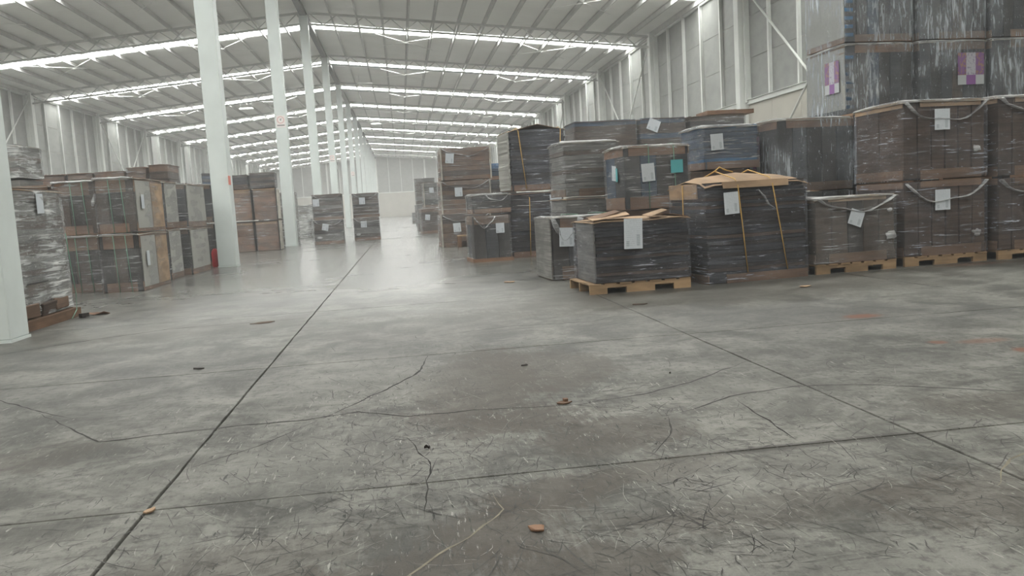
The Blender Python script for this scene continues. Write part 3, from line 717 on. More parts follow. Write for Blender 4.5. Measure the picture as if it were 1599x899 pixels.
def load_group(x, y):
    if x > 7.6 and 13 < y < 15: return 'loads in the tallest stacks on the right'
    if x > 2 and y < 11: return 'loads in the front row on the right'
    if x > 0: return 'loads along the right of the aisle' if y > 23 else 'loads in the rows behind the front row on the right'
    if y < 24: return 'loads in the stacks left of the second column'
    return 'loads farther down between the middle columns'
def load(name, x0, y0, z0, th, w, d, h, typ, label, film='wrap', cat='pallet load', group=None, pal=None, n=12, cols=None, cap='rust', base='rust', body=('mid', 'mid', 'dark'),
         paper=(), side_paper=(), straps=(), strap_mat='green', cover=None, swags=None, knots=(), capw=(0.04, 0.96), seed=None, peak=0.0, amp=0.012, detail=True, filmtop=0.12, caph=0.15, baseh=0.13, palx=0.0, tent=0.0):
    seed = seed if seed is not None else int(abs(x0*97+y0*13+z0*7)*10) % 9973
    random.seed(seed)
    a = math.radians(th); c, s = math.cos(a), math.sin(a)
    root = empty(name, (x0+c*w/2-s*d/2, y0+s*w/2+c*d/2, z0), a); tag(root, label, cat, group or load_group(x0, y0))
    zb = 0.0
    if pal: zb = wood_pallet(root, w+palx, d, 0, pal, ox=-palx/2)
    H = h-zb
    if typ == 'layers':
        var = [slab_variant(w-0.03, d-0.03, H/n*0.93-0.002, 0) for _ in range(3)]
        for i in range(n):
            fr = i/(n-1) if n > 1 else 0
            mt = M[body[min(len(body)-1, int(random.random()*len(body)))]]
            me = var[i % 3]
            o = bpy.data.objects.new('cardboard_bundle', me); COL.objects.link(o); o.parent = root
            if not me.materials: me.materials.append(M[body[0]])
            o.material_slots[0].link = 'OBJECT'; o.material_slots[0].material = mt
            o.location = (random.uniform(-0.014, 0.014), random.uniform(-0.012, 0.016), zb+H*i/n+0.004); o.rotation_euler = (0, 0, random.uniform(-0.008, 0.008)+(math.pi if random.random() < 0.5 else 0))
        if base: link('base_tray', boxes([(-w/2+w*capw[0], w/2, -d/2-0.004, -d/2+0.01, zb, zb+baseh*0.9), (-w/2-0.002, -w/2+0.01, -d/2, d/2, zb, zb+baseh*0.9)], jit=0.003), M[base], root)
    elif typ == 'cartons':
        nc = cols or 4
        for yi, yy in enumerate((-d/4, d/4)):
            for i in range(nc):
                ww = (w-0.03)/nc; mt = M[body[(i+yi) % len(body)]]
                me = box_mesh(ww-0.012, d/2-0.02, H-0.03, 0.005, 0.006); me.materials.append(mt)
                link('carton_bundle', me, mt, root, (-w/2+0.015+ww*(i+0.5), yy+random.uniform(-0.006, 0.004)+0.006, zb+0.012), (0, 0, random.uniform(-0.01, 0.01)))
        ca, cb = capw
        if base: link('base_tray', boxes([(-w/2+w*ca, -w/2+w*cb, -d/2-0.003, -d/2+0.004, zb+0.002, zb+baseh), (-w/2-0.003, -w/2+0.004, -d/2+0.02, d/2-0.02, zb+0.002, zb+baseh), (w/2-0.004, w/2+0.003, -d/2+0.02, d/2-0.02, zb+0.002, zb+baseh)], jit=0.004), M[base], root)
        if cap: link('top_tray', boxes([(-w/2+w*ca, -w/2+w*cb, -d/2-0.003, -d/2+0.004, zb+H-caph, zb+H-0.008), (-w/2-0.003, -w/2+0.004, -d/2+0.02, d/2-0.02, zb+H-caph, zb+H-0.008), (w/2-0.004, w/2+0.003, -d/2+0.02, d/2-0.02, zb+H-caph, zb+H-0.008)], jit=0.004), M[cap], root)
    elif typ == 'brown':
        for i in range(4):
            me = box_mesh(w-0.02-random.uniform(0, 0.01), d-0.02, H/4-0.006, 0.004, 0.006); link('carton_layer', me, M[body[0]], root, (0, random.uniform(-0.004, 0.004), zb+0.01+H/4*i))
        link('faint_print', boxes([(-w*0.3+i*0.05, -w*0.3+i*0.05+0.036, -d/2-0.004, -d/2+0.004, zb+H*0.55, zb+H*0.55+0.035) for i in range(int(w*0.6/0.05)) if i != 6], jit=0.002), M['print'], root)
        if cap: link('top_tray', boxes([(-w/2+0.01, w/2-0.04, -d/2-0.005, -d/2+0.01, zb+H-0.12, zb+H-0.01)]), M[cap], root)
    cm = cover or None
    if cm: link('cover_sheet', cover_sheet(w, d, 0.012 if cm != 'droop' else 0.04, seed=seed, peak=peak, tent=tent), M['tan' if cm == 'droop' else cm], root, (0, 0, h-0.022 if cm != 'droop' else h-0.005))
    if film:
        me = film_mesh(w, d, H-0.03, amp=amp if detail else 0.005, res=0.07 if detail else 0.14, vert=(film == 'wrap_blue'), seed=seed % 50, top=filmtop)
        link('stretch_film', me, M[film], root, (0, 0, zb))
    if film and cm == 'pale' and detail and typ in ('cartons', 'layers'):
        e = 0.012; zt = h-0.012
        pts = [(-w/2-e, d/2, zt-0.01), (-w/2-e, 0.1, zt+0.006), (-w/2-e, -d/2+0.05, zt), (-w/2+0.03, -d/2-e, zt-0.004), (-w/4, -d/2-e, zt+0.004), (0, -d/2-e, zt-0.003), (w/4, -d/2-e, zt+0.005), (w/2-0.04, -d/2-e, zt-0.006)]
        link('film_edge', tube_mesh(pts, [0.012, 0.022, 0.026, 0.024, 0.016, 0.02, 0.015, 0.012], 7), M['swag'], root)
    for p in paper:
        x, z, pw, ph, tl = p[:5]; o = paper_sheet(root, 'label_sheet', x, z, pw, ph, d, tl, p[5] if len(p) > 5 else 'paper')
        if len(p) > 5: o['label'] = {'teal': 'plain teal sheet', 'poster': 'purple and white printed sheet'}[p[5]]
    for p in side_paper:
        y, z, pw, ph, tl = p[:5]; o = paper_sheet(root, 'label_sheet', y, z, pw, ph, d, tl, p[5] if len(p) > 5 else 'paper', 'side', w)
        if len(p) > 5: o['label'] = {'teal': 'plain teal sheet', 'poster': 'purple and white printed sheet'}[p[5]]
    for st in straps: strap_v(root, st if not isinstance(st, tuple) else st[0], w, d, H, zb, strap_mat, 0.006, 0 if not isinstance(st, tuple) else st[1])
    if swags:
        for sg in swags: swag(root, w, d, h, *sg)
    for i, kn in enumerate(knots): knot(root, kn[0], kn[1], d, kn[2] if len(kn) > 2 else 0.05, seed+i)
    return root

L = 'pallet_load'
# ---- right side, front row
p1 = load(L, 2.24, 9.60, 0, 3, 1.20, 0.95, 0.87, 'layers', 'low load with crumpled tan flaps and large white sheet, on a pale wooden pallet',
     film='wrap_dark', pal='wood', palx=0.08, n=19, body=('dark', 'mid', 'slate'), base=None, paper=((-0.12, 0.70, 0.23, 0.36, 0.03),), seed=3, amp=0.016)
link('corner_board', boxes([(-0.605, -0.585, -0.46, 0.3, 0.14, 0.85)]), M['silver'], p1)
def flap(root, pts, th, mat, name='torn_flap'):
    bm = bmesh.new(); a = [bm.verts.new(p) for p in pts]; b = [bm.verts.new((p[0], p[1], p[2]+th)) for p in pts]
    bm.faces.new(a[::-1]); bm.faces.new(b); n = len(pts)
    for i in range(n): bm.faces.new((a[i], a[(i+1) % n], b[(i+1) % n], b[i]))
    return link(name, mesh_of(bm), M[mat], root)
link('cover_sheet', cover_sheet(1.2, 0.93, 0.02, seed=4), M['tan'], p1, (0, 0, 0.872))
flap(p1, [(-0.6, -0.46, 0.875), (-0.15, -0.49, 0.925), (-0.1, -0.2, 0.955), (-0.5, 0.1, 0.89)], 0.008, 'tan')
flap(p1, [(-0.45, -0.3, 0.90), (-0.2, -0.3, 0.965), (-0.15, 0.1, 0.975), (-0.5, 0.2, 0.90)], 0.008, 'brown')
flap(p1, [(0.12, -0.49, 0.885), (0.32, -0.50, 0.955), (0.40, -0.1, 0.965), (0.18, 0.0, 0.90)], 0.008, 'tan')
flap(p1, [(0.42, -0.45, 0.90), (0.6, -0.47, 0.86), (0.6, 0.2, 0.875), (0.4, 0.25, 0.91)], 0.008, 'brown')

p2 = load(L, 3.70, 9.76, 0.0, 7, 1.40, 1.02, 1.25, 'layers', 'big near-black cardboard load with a drooping tan cover tied by two yellow cords', film='wrap_dark', n=27, pal=None,
     body=('dark', 'slate', 'dark', 'slate', 'mid'), base='brown', capw=(0.18, 1.0), cover='droop', tent=0.12, paper=((-0.37, 0.99, 0.20, 0.27, -0.05),), seed=14, amp=0.016, baseh=0.12)
link('fold_band', boxes([(-0.48, 0.42, -0.545, -0.53, 1.17, 1.255)], jit=0.008), M['tan'], p2)
link('corner_guard', boxes([(-0.715, -0.70, -0.3, 0.48, 1.06, 1.25)], jit=0.006), M['tan'], p2)
link('wood_foot', boxes([(0.5, 0.70, -0.50, -0.38, 0.0, 0.10)]), M['wood'], p2)
for (xa, xb) in ((-0.28, -0.17), (0.20, 0.39)):
    link('yellow_cord', tube_mesh([(xb, -0.54, 0.12), (xa*0.45+xb*0.55, -0.545, 0.62), (xa, -0.55, 1.20), (xa, -0.48, 1.285), (xa-0.01, 0.0, 1.40), (xa-0.02, 0.48, 1.29), (xa-0.02, 0.54, 1.1), (xa, 0.54, 0.2)], 0.008, 6), M['yellow'], p2)
link('cord_loop', tube_mesh([(-0.40, -0.05, 1.36), (-0.30, -0.05, 1.41), (-0.25, -0.05, 1.45), (-0.19, -0.05, 1.42), (-0.06, -0.05, 1.38)], 0.009, 6), M['yellow'], p2)
link('side_cord', tube_mesh([(-0.73, 0.05, 1.24), (-0.735, 0.05, 0.6), (-0.73, 0.05, 0.1)], 0.007, 6), M['yellow'], p2)
link('loose_film', tube_mesh([(0.0, -0.545, 1.14), (0.08, -0.55, 1.05), (0.14, -0.55, 0.95), (0.22, -0.55, 0.90)], [0.02, 0.03, 0.025, 0.012], 6, flat=0.3), M['swag'], p2)

load(L, 5.23, 9.97, 0, 5, 1.17, 1.0, 0.99, 'cartons', 'short brown load with a tilted white sheet, right of the yellow-corded load', film='wrap', pal='wood', n=9, cols=5, body=('mid', 'mid', 'dark', 'mid'),
     cap='tan', base='brown', cover='pale', paper=((-0.02, 0.70, 0.2, 0.2, 0.35),), swags=((-0.95, 0.95, 0.17, 2),), knots=((0.48, 0.45, 0.06), (0.47, 0.78, 0.03)), capw=(0.16, 0.88), caph=0.07, seed=21)
for (x, z, h, pal, lab, sd) in ((6.56, 0.0, 1.12, 'wood', 'lower brown load of the two-high stack on a pallet, second from the right edge', 31), (6.56, 1.14, 1.03, None, 'upper brown load with swagged film, second stack from the right edge', 32)):
    load(L, x, 10.14, z, 2, 1.22, 1.1, h, 'cartons', lab, film='wrap_dark', pal=pal, cols=6, body=('mid', 'mid', 'mid'), cap='brown' if z == 0 else 'tan', base='brown', caph=0.09,
         paper=((-0.07, h-0.26, 0.22, 0.27, 0.0),), swags=((-0.97, 0.95, 0.26, sd),), knots=((0.43, h*0.36, 0.05),), capw=(0.2, 0.93), seed=sd, cover='pale' if z else None)
for (x, z, h, pal, lab, sd) in ((7.93, 0.0, 1.10, 'wood', 'lower brown load cut by the right edge of the picture', 33), (7.93, 1.12, 1.06, None, 'upper brown load cut by the right edge of the picture', 34)):
    load(L, x, 10.16, z, 2, 1.25, 1.1, h, 'cartons', lab, film='wrap_dark', pal=pal, cols=6, body=('mid', 'mid', 'mid'), cap='brown' if z == 0 else 'tan', base='brown', caph=0.09,
         paper=((-0.12, h-0.3, 0.22, 0.3, 0.25 if z == 0 else 0.0),), swags=((-0.97, 0.95, 0.24, sd),), capw=(0.2, 0.93), seed=sd, cover='pale' if z else None)
# ---- right side, second rows
aa = load(L, 2.10, 11.66, 0, 4, 0.98, 0.95, 0.92, 'cartons', 'small square green-strapped load with a white board top, left of the pale pallet', film='wrap', cols=4, body=('dark', 'slate', 'dark'), cap='rust', base='rust',
     cover='pale', paper=((-0.27, 0.62, 0.22, 0.27, 0.04),), straps=(-0.08, 0.36), capw=(0.14, 0.9), caph=0.2, baseh=0.2, swags=((-0.95, -0.1, 0.3, 5),), seed=41)
link('corner_board', boxes([(-0.515, -0.50, -0.49, 0.44, 0.02, 0.9)]), M['silver'], aa)
load(L, 2.62, 13.15, 0, 4, 0.90, 1.0, 1.18, 'layers', 'low brown-topped load peeping out between the corded stack and the white-topped load', film='wrap', n=10, body=('mid', 'silver'), base=None, cover='tan', seed=42)
load(L, 2.64, 13.15, 1.20, 4, 0.92, 0.95, 0.88, 'layers', 'silvery film-wrapped load of level sheets with a brown band at its foot', film='wrap', n=12, body=('silver', 'mid', 'silver'), base='brown', cover='pale', seed=43, amp=0.02, capw=(0.25, 1))
load(L, 3.24, 11.85, 0, 4, 1.05, 0.95, 0.94, 'layers', 'load hidden behind the pale pallet, carrying the one with the teal sheet', film=None, n=7, body=('mid', 'dark'), base=None, seed=44)
tt = load(L, 3.26, 11.85, 0.95, 4, 1.03, 0.9, 0.93, 'cartons', 'bluish load with a teal square sheet and a white sheet on its front', film='wrap', cols=4, body=('slate', 'blue', 'dark'), cap='rust', base='rust', cover='pale',
     paper=((-0.15, 0.53, 0.2, 0.26, -0.06), (0.30, 0.60, 0.19, 0.19, 0.0, 'teal')), side_paper=((-0.1, 0.55, 0.18, 0.22, 0.1), (-0.22, 0.52, 0.08, 0.2, 0.0, 'teal')), straps=((-0.13, -0.01), (0.26, 0.02)), capw=(0.08, 0.94), caph=0.15, baseh=0.18, seed=45)
load(L, 4.72, 12.5, 0, 4, 0.93, 0.95, 1.48, 'layers', 'load hidden behind the yellow-corded load, under the bright blue one', film=None, n=8, body=('mid', 'dark'), base=None, seed=46)
load(L, 4.74, 12.5, 1.49, 4, 0.93, 0.92, 0.68, 'layers', 'bright blue layered load with a white sheet, seen over the yellow-corded load', film='wrap', n=12, body=('blue', 'blue2', 'blue', 'blue'), base='rust', cover='pale', paper=((-0.26, 0.42, 0.21, 0.25, -0.05),), seed=47, capw=(0.05, 1))
load(L, 5.83, 12.25, 0, 4, 1.28, 1.15, 1.06, 'cartons', 'dark load at floor level behind the tilted-sheet load', film='wrap_blue', cols=5, body=('dark', 'slate'), cap=None, base=None, seed=48)
load(L, 5.83, 12.25, 1.07, 4, 1.28, 1.15, 1.13, 'cartons', 'dark blue-glinting load with purple print on its left side, behind the yellow-corded load', film='wrap_blue', cols=5, body=('dark', 'slate', 'dark'), cap='rust', base='brown', caph=0.15, side_paper=((0.1, 0.6, 0.34, 0.62, 0, 'poster'),), cover='pale', seed=49, capw=(0.12, 1.0))
load(L, 7.15, 12.35, 0, 3, 1.2, 1.1, 1.1, 'cartons', 'hidden load behind the two-high brown stack', film=None, cols=4, body=('dark', 'mid'), cap=None, base=None, seed=50)
load(L, 7.15, 12.35, 1.12, 3, 1.2, 1.1, 1.13, 'cartons', 'dark load with an orange top band, squeezed behind the two-high brown stack', film='wrap_blue', cols=5, body=('dark', 'slate'), cap='rust', base=None, caph=0.2, cover='tan', seed=51, capw=(0.02, 0.9))
# tall stacks along the wall: four high, three stacks
zt = [0, 1.16, 2.33, 3.55]; nm = ['left', 'middle', 'right']
for j, x in enumerate((7.74, 9.12, 10.50)):
    for i, z in enumerate(zt):
        h = (1.15, 1.16, 1.20, 1.22)[i]
        where = ('at the floor', 'second from the floor', 'third from the floor', 'topmost, cut by the top edge')[i]
        lab = 'bluish-wrapped load, %s of the three highest stacks, %s' % (nm[j], where)
        kw = {}
        if i == 2 and j == 0: kw = dict(side_paper=((-0.25, 0.68, 0.44, 0.55, 0, 'poster'),))
        if i == 2 and j == 1: kw = dict(paper=((0.33, 0.70, 0.52, 0.55, 0, 'poster'),))
        q = load(L, x, 13.6, z, 3, 1.30, 1.24, h, 'cartons', lab, film='wrap_blue' if i > 1 else None, cols=6, body=('slate', 'dark', 'slate', 'mid') if j != 0 else ('slate', 'dark', 'blue', 'dark'), cap='rust' if i < 3 else None, base='rust' if i == 3 else None,
             caph=0.16, baseh=0.13, capw=(0.14, 0.97) if j == 0 else (0.28, 0.98), cover='pale' if i > 1 else None, seed=60+i*4+j, amp=0.02, filmtop=0.08, **kw)
        if j == 0 and i >= 2:
            for n_ in range(7): link('blue_sheet_edge', boxes([(-0.652, -0.50, -0.628, -0.62, 0.1+n_*0.14, 0.1+n_*0.14+0.06)], jit=0.004), M['blue2' if i == 3 or n_ == 6 else 'blue'], q)
            link('pale_side_board', boxes([(-0.656, -0.650, -0.6, 0.6, 0.1, h-0.06)]), M['side'], q)

# third tier seen over the middle stacks
for (x, w, ds, lab, bd, sd, pp) in ((4.32, 1.58, 0, 'dull blue-brown load on top of the leftmost stack near the side wall', ('mid', 'blue', 'mid'), 80, ()),
                                (5.97, 1.17, 0, 'load with a tilted white sheet on top of the middle stack near the side wall', ('blue', 'mid', 'mid'), 81, ((-0.25, 0.82, 0.3, 0.28, 0.4),)),
                                (7.25, 1.46, 0, 'load under an orange cardboard tray on top of the rightmost stack near the side wall', ('mid', 'mid', 'dark'), 82, ())):
    for i, z in enumerate((0, 1.02, 2.04)):
        load(L, x, 20.0, z, 2, w, 1.05, 1.0, 'layers', lab if i == 2 else 'hidden load %s of the %s stack near the side wall' % (('at the foot', 'halfway up')[i], ('leftmost', 'middle', 'rightmost')[sd-80]), film='wrap' if i == 2 else None, n=8 if i == 2 else 5, body=bd, base=None, cover='brown' if i == 2 else None, seed=sd+i*5, detail=False,
             paper=pp if i == 2 else ())
o = empty('cardboard_tray', (8.35, 20.5, 3.06)); tag(o, 'loose orange-brown cardboard tray lying on the rightmost high stack', 'cardboard')
link('tray_base', boxes([(-0.6, 0.6, -0.4, 0.4, 0, 0.015)]), M['tan'], o); link('tray_edge', boxes([(-0.6, 0.6, -0.41, -0.4, 0, 0.1), (-0.61, -0.6, -0.4, 0.4, 0, 0.1), (0.6, 0.61, -0.4, 0.4, 0, 0.1)]), M['rust'], o)

# ---- corded tall stack and its neighbours
y0_ = load(L, 2.24, 17.2, 0, 6, 1.20, 1.0, 1.36, 'layers', 'near-black lower load with a rust cap and white sheet, under the tall corded load', film='wrap_dark', n=20, body=('dark', 'slate', 'dark'), base='rust', cover='rust', paper=((0.86-0.12, 1.14, 0.26, 0.34, -0.06),) if False else ((0.42, 1.12, 0.26, 0.34, -0.06),), seed=90)
y1_ = load(L, 2.32, 17.2, 1.40, 6, 1.22, 1.0, 1.26, 'layers', 'tall near-black corded load with a peaked tan cover and pale ragged left side', film='wrap_dark', n=24, body=('dark', 'slate', 'dark', 'slate'), base='rust', cover='tan', peak=0.12, seed=91, amp=0.02)
for rt, (xa, xb) in ((y1_, (-0.42, -0.30)), (y1_, (0.50, 0.42)), (y0_, (-0.16, -0.2))):
    link('yellow_cord', tube_mesh([(xb, -0.53, 0.03), ((xa+xb)/2, -0.535, 0.6), (xa, -0.53, 1.24), (xa, -0.4, 1.30), (xa, 0.5, 1.29)], 0.009, 5), M['yellow'], rt)
link('ragged_side_sheets', boxes([(-0.655, -0.62, -0.48, 0.45, 0.02+i*0.05, 0.068+i*0.05) for i in range(24)], jit=0.01), M['side'], y1_)['kind'] = 'stuff'
for (x, z, h, lab, sd, pp) in ((1.39, 0, 0.94, 'small dark load with a white sheet on a red-brown base, lower of the short stack', 95, ((0.17, 0.67, 0.17, 0.2, 0),)), (1.42, 0.98, 0.39, 'thin dark wrapped load with pale slack film, upper of the short stack', 96, ())):
    q = load(L, x, 16.6, z, 4, 0.78, 0.85, h, 'cartons' if z == 0 else 'layers', lab, film='wrap', cols=3, n=5, body=('dark', 'slate'), cap='brown' if z == 0 else None, base='rust', cover='pale' if z else None, paper=pp, caph=0.18, baseh=0.06 if z == 0 else 0.1, seed=sd, amp=0.02,
         swags=((-0.9, 0.2, 0.2, 4),) if z == 0 else ((-0.3, 0.9, 0.12, 1),))
    if z == 0: link('base_board', boxes([(-0.42, 0.42, -0.45, 0.42, 0, 0.07)]), M['rust'], q)
ord3 = ('bottom', 'middle', 'top')
for i, (z, h) in enumerate(((0, 0.94), (0.95, 0.95), (1.92, 0.92))):
    q = load(L, 1.13+0.05*i, 24.0, z, 4, 1.43, 1.05, h, 'layers', 'brown load with pale corner posts, %s of the three-high stack beside the aisle' % ord3[i], film='wrap', n=7, body=('brown', 'mid', 'brown', 'rust'), base='rust', seed=100+i, detail=False,
             paper=(((-0.28, 0.55, 0.22, 0.26, -0.05),), ((-0.22, 0.62, 0.22, 0.26, 0),), ((-0.47, 0.62, 0.24, 0.28, 0.1),))[i], swags=((-0.95, 0.95, 0.2, i),))
    for e in ((-0.74, -0.70), (0.70, 0.74)): link('corner_post', boxes([(e[0], e[1], -0.545, -0.51, 0, h)]), M['pale'], q)
q = empty('wooden_pallet', (1.78, 23.6, 0)); tag(q, 'small broken wooden pallet lying before the three-high stack', 'pallet')
link('deck_board', boxes([(-0.25, 0.35, -0.25, 0.25, 0.3, 0.33)]), M['wood'], q); 
for e in (-0.2, 0.3): link('block', boxes([(e-0.05, e+0.05, -0.22, 0.22, 0.0, 0.30)]), M['wood_dark'], q)
for i, (z, h) in enumerate(((0, 1.1), (1.12, 0.78), (1.92, 0.52))):
    load(L, 2.75, 26.0, z, 3, 0.9, 1.0, h, 'layers', 'blue-topped narrow load behind the three-high stack, %s' % ord3[i], film='wrap', n=6, body=('mid', 'slate') if i < 2 else ('blue', 'blue2', 'blue'), base='rust', seed=110+i, detail=False)
# ---- far down the aisle, right
load(L, 0.90, 38.4, 0, 4, 0.85, 1.1, 1.17, 'layers', 'brown load with a white sheet on the right of the far aisle, at floor level', film='wrap', n=6, body=('mid', 'brown'), base='rust', cover='pale', paper=((-0.15, 0.75, 0.22, 0.26, 0.1),), seed=120, detail=False)
q = load(L, 1.08, 38.4, 1.2, 4, 0.75, 1.1, 1.13, 'layers', 'load framed by pale edge boards standing on the far aisle load', film='wrap', n=6, body=('dark', 'mid', 'silver'), base='brown', cover='pale', paper=((-0.02, 0.78, 0.2, 0.24, 0),), seed=121, detail=False)
for e in ((-0.4, -0.35), (0.32, 0.37)): link('corner_post', boxes([(e[0], e[1], -0.575, -0.53, 0, 1.13)]), M['pale'], q)
load(L, 0.85, 43, 0, 4, 0.95, 1.1, 1.0, 'layers', 'grey-brown load under the tall striped one, far along the right of the aisle', film='wrap', n=5, body=('mid', 'silver'), base=None, seed=122, detail=False)
load(L, 0.85, 43, 1.02, 4, 0.95, 1.1, 1.7, 'layers', 'tall grey striped load rising behind the framed one in the far aisle', film='wrap', n=9, body=('silver', 'mid'), base=None, cover='mid', seed=123, detail=False)
load(L, 0.87, 70, 0, 0, 1.0, 1.1, 0.9, 'layers', 'tiny pale load on the floor deep in the right of the aisle', film='wrap', n=4, body=('silver', 'mid'), base=None, seed=124, detail=False)
load(L, 0.95, 58, 0, 0, 0.9, 1.1, 1.45, 'layers', 'tiny dark load standing past the striped load in the aisle', film='wrap', n=5, body=('mid', 'silver'), base=None, seed=125, detail=False)
# ---- far pairs beside the middle columns
for (x, y, w, wn_) in ((-3.44, 33.0, 1.14, 'left'), (-1.99, 34.6, 1.07, 'right')):
    for i, (z, h) in enumerate(((0, 0.93), (0.94, 1.0))):
        q = load(L, x+0.02*i, y, z, 3, w, 1.1, h, 'layers', 'brown and grey wrapped load, %s of the %s two-high stack in mid-aisle' % (('lower', 'upper')[i], wn_), film='wrap', n=7, body=('mid', 'silver', 'mid', 'dark'), base='rust', cover='rust' if i else None, seed=130+i+int(x*-10), detail=False,
                 paper=(((-0.12, 0.66, 0.24, 0.26, 0.2 if wn_ == 'left' else 0.02),), ((-0.42 if wn_ == 'left' else -0.14, 0.68, 0.24, 0.28, 0.0),))[i], swags=((-0.9, 0.9, 0.2, i),), knots=((-0.36, 0.26, 0.07),) if i == 0 else ())
        if wn_ == 'left': link('corner_board', boxes([(w/2+0.01, w/2+0.02, -0.5, 0.5, 0.02, h-0.02)]), M['silver'], q)
for (x, y, z, w, h, lab) in ((-5.95, 44.5, 0, 1.2, 0.98, 'squat grey wrapped load seen between the third and fourth columns, lower'), (-5.8, 44.5, 1.0, 1.2, 0.72, 'ragged brown load seen between the third and fourth columns, upper'),
                             (-7.4, 44.5, 0, 1.2, 0.98, 'squat grey load left of the third column, lower'), (-7.4, 44.5, 1.0, 1.2, 0.9, 'brown load left of the third column, upper'),
                             (-4.95, 33.8, 0, 0.75, 0.98, 'dark and white wrapped load tucked behind the printed cartons, lower'), (-4.95, 33.8, 1.0, 0.75, 1.12, 'dark and white wrapped load tucked behind the printed cartons, upper')):
    load(L, x, y, z, 0, w, 1.1, h, 'layers', lab, film='wrap_heavy', n=6, body=('mid', 'silver', 'dark'), base=None, seed=int(140+x*-7+z*3), detail=False)
# ---- brown printed cartons, left
for j, (x, w) in enumerate(((-6.70, 0.76), (-5.90, 0.77), (-5.09, 0.80))):
    for i, (z, h) in enumerate(((0, 1.06), (1.09, 1.08))):
        q = load(L, x, 29.9, z, 3, w-0.03, 1.15, h, 'brown', 'brown cartons with faint print, %s tier, %s of the block by the second column' % (('lower', 'upper')[i], ('leftmost', 'middle', 'rightmost')[j]), film='wrap', body=('rust',), cap='tan', seed=150+i*3+j, detail=False)
        link('black_corner_strap', boxes([(w/2-0.03, w/2+0.0, -0.60, -0.585, 0, h)]), M['blackstrap'], q)
        link('edge_band', boxes([(-w/2, w/2-0.03, -0.60, -0.585, h-0.03, h)]), M['blackstrap'] if i == 0 else M['tan'], q)
        if j == 2: link('corner_board', boxes([(w/2+0.0, w/2+0.02, -0.55, 0.5, 0.02, h-0.02)]), M['pale'], q)
for j, (x, w, h, bd) in enumerate(((-6.78, 0.7, 0.62, ('slate', 'blue')), (-6.0, 0.74, 0.50, ('slate', 'mid')), (-5.18, 0.84, 0.55, ('mid', 'dark')))):
    load(L, x, 30.0, 2.20, 3, w, 1.05, h, 'layers', ('bluish-grey', 'dark grey', 'dark brown')[j]+' sheet load on top of the brown printed cartons, %s' % ('leftmost', 'middle', 'rightmost')[j], film='wrap', n=6, body=bd, base='rust' if j == 0 else None, cover='pale' if j == 2 else 'silver', seed=160+j, detail=False)
# ---- left row of strapped loads
for j, (x, y, w, d, zt_) in enumerate(((-6.16, 15.75, 0.80, 1.15, 2.0), (-5.27, 15.2, 0.68, 1.75, 2.0))):
    for i in (0, 1):
        h = 1.02 if i == 0 else 0.96
        ww = w if i == 0 else w-0.02
        q = load(L, x+(0.02 if i else 0), y, 1.04*i, 0, ww, d, h, 'cartons', '%s green-strapped brown load, %s of the two green-strapped stacks' % (('lower', 'upper')[i], ('left', 'right')[j]), film='wrap', cols=3, body=('mid', 'dark', 'mid') if i else ('dark', 'mid', 'dark'),
             cap='rust', base='rust' if not (j == 0 and i == 0) else 'brown', caph=0.26, baseh=0.16, cover='pale', straps=((-0.08, 0.03), (0.12, 0.04)), capw=(0.06, 0.8) if i else (0.12, 0.86), seed=170+j*2+i)
        if j == 1:
            link('side_board', boxes([(ww/2-0.002, ww/2+0.008, 0.1, 0.8, 0.06, h-0.08)], jit=0.004), M['tan'], q)
            link('side_label', boxes([(ww/2+0.034, ww/2+0.037, -0.62, -0.46, h*0.42, h*0.68)]), M['paper'], q)
            link('side_paper', boxes([(ww/2-0.002, ww/2+0.009, -0.8, 0.05, 0.06, h-0.06)]), M['side'], q)
        random.seed(5)
link('loose_film', tube_mesh([(0.36, -0.62, 0.95), (0.37, -0.62, 0.8), (0.35, -0.63, 0.7), (0.30, -0.62, 0.58), (0.28, -0.62, 0.5)], [0.01, 0.02, 0.02, 0.035, 0.02], 6, flat=0.4), M['swag'], [o for o in COL.objects if o.get('label', '').startswith('upper green-strapped brown load, left')][0])
for (x, y, w, d, zs, nm_) in ((-5.62, 17.75, 0.84, 0.95, (1.04, 0.97), 'first'), (-5.53, 19.05, 0.86, 1.7, (1.03, 0.97), 'second'), (-5.75, 21.95, 1.0, 1.1, (1.1, 0.98), 'third')):
    z = 0
    for i in (0, 1):
        h = zs[i]
        q = load(L, x, y, z, 0, w, d, h, 'cartons', '%s dark load with a pale right side, %s narrow stack behind the green-strapped ones' % (('lower', 'upper')[i], nm_), film='wrap', cols=2, body=('slate', 'dark') if i == 0 else ('mid', 'slate'), cap='brown', base='rust', cover='pale', caph=0.13, baseh=0.14, seed=int(180+y*3+i))
        link('side_board', boxes([(w/2-0.002, w/2+0.01, -d/2+0.05, d/2-0.03, 0.12, h-0.05)], jit=0.004), M['side'], q)
        z += h+0.02
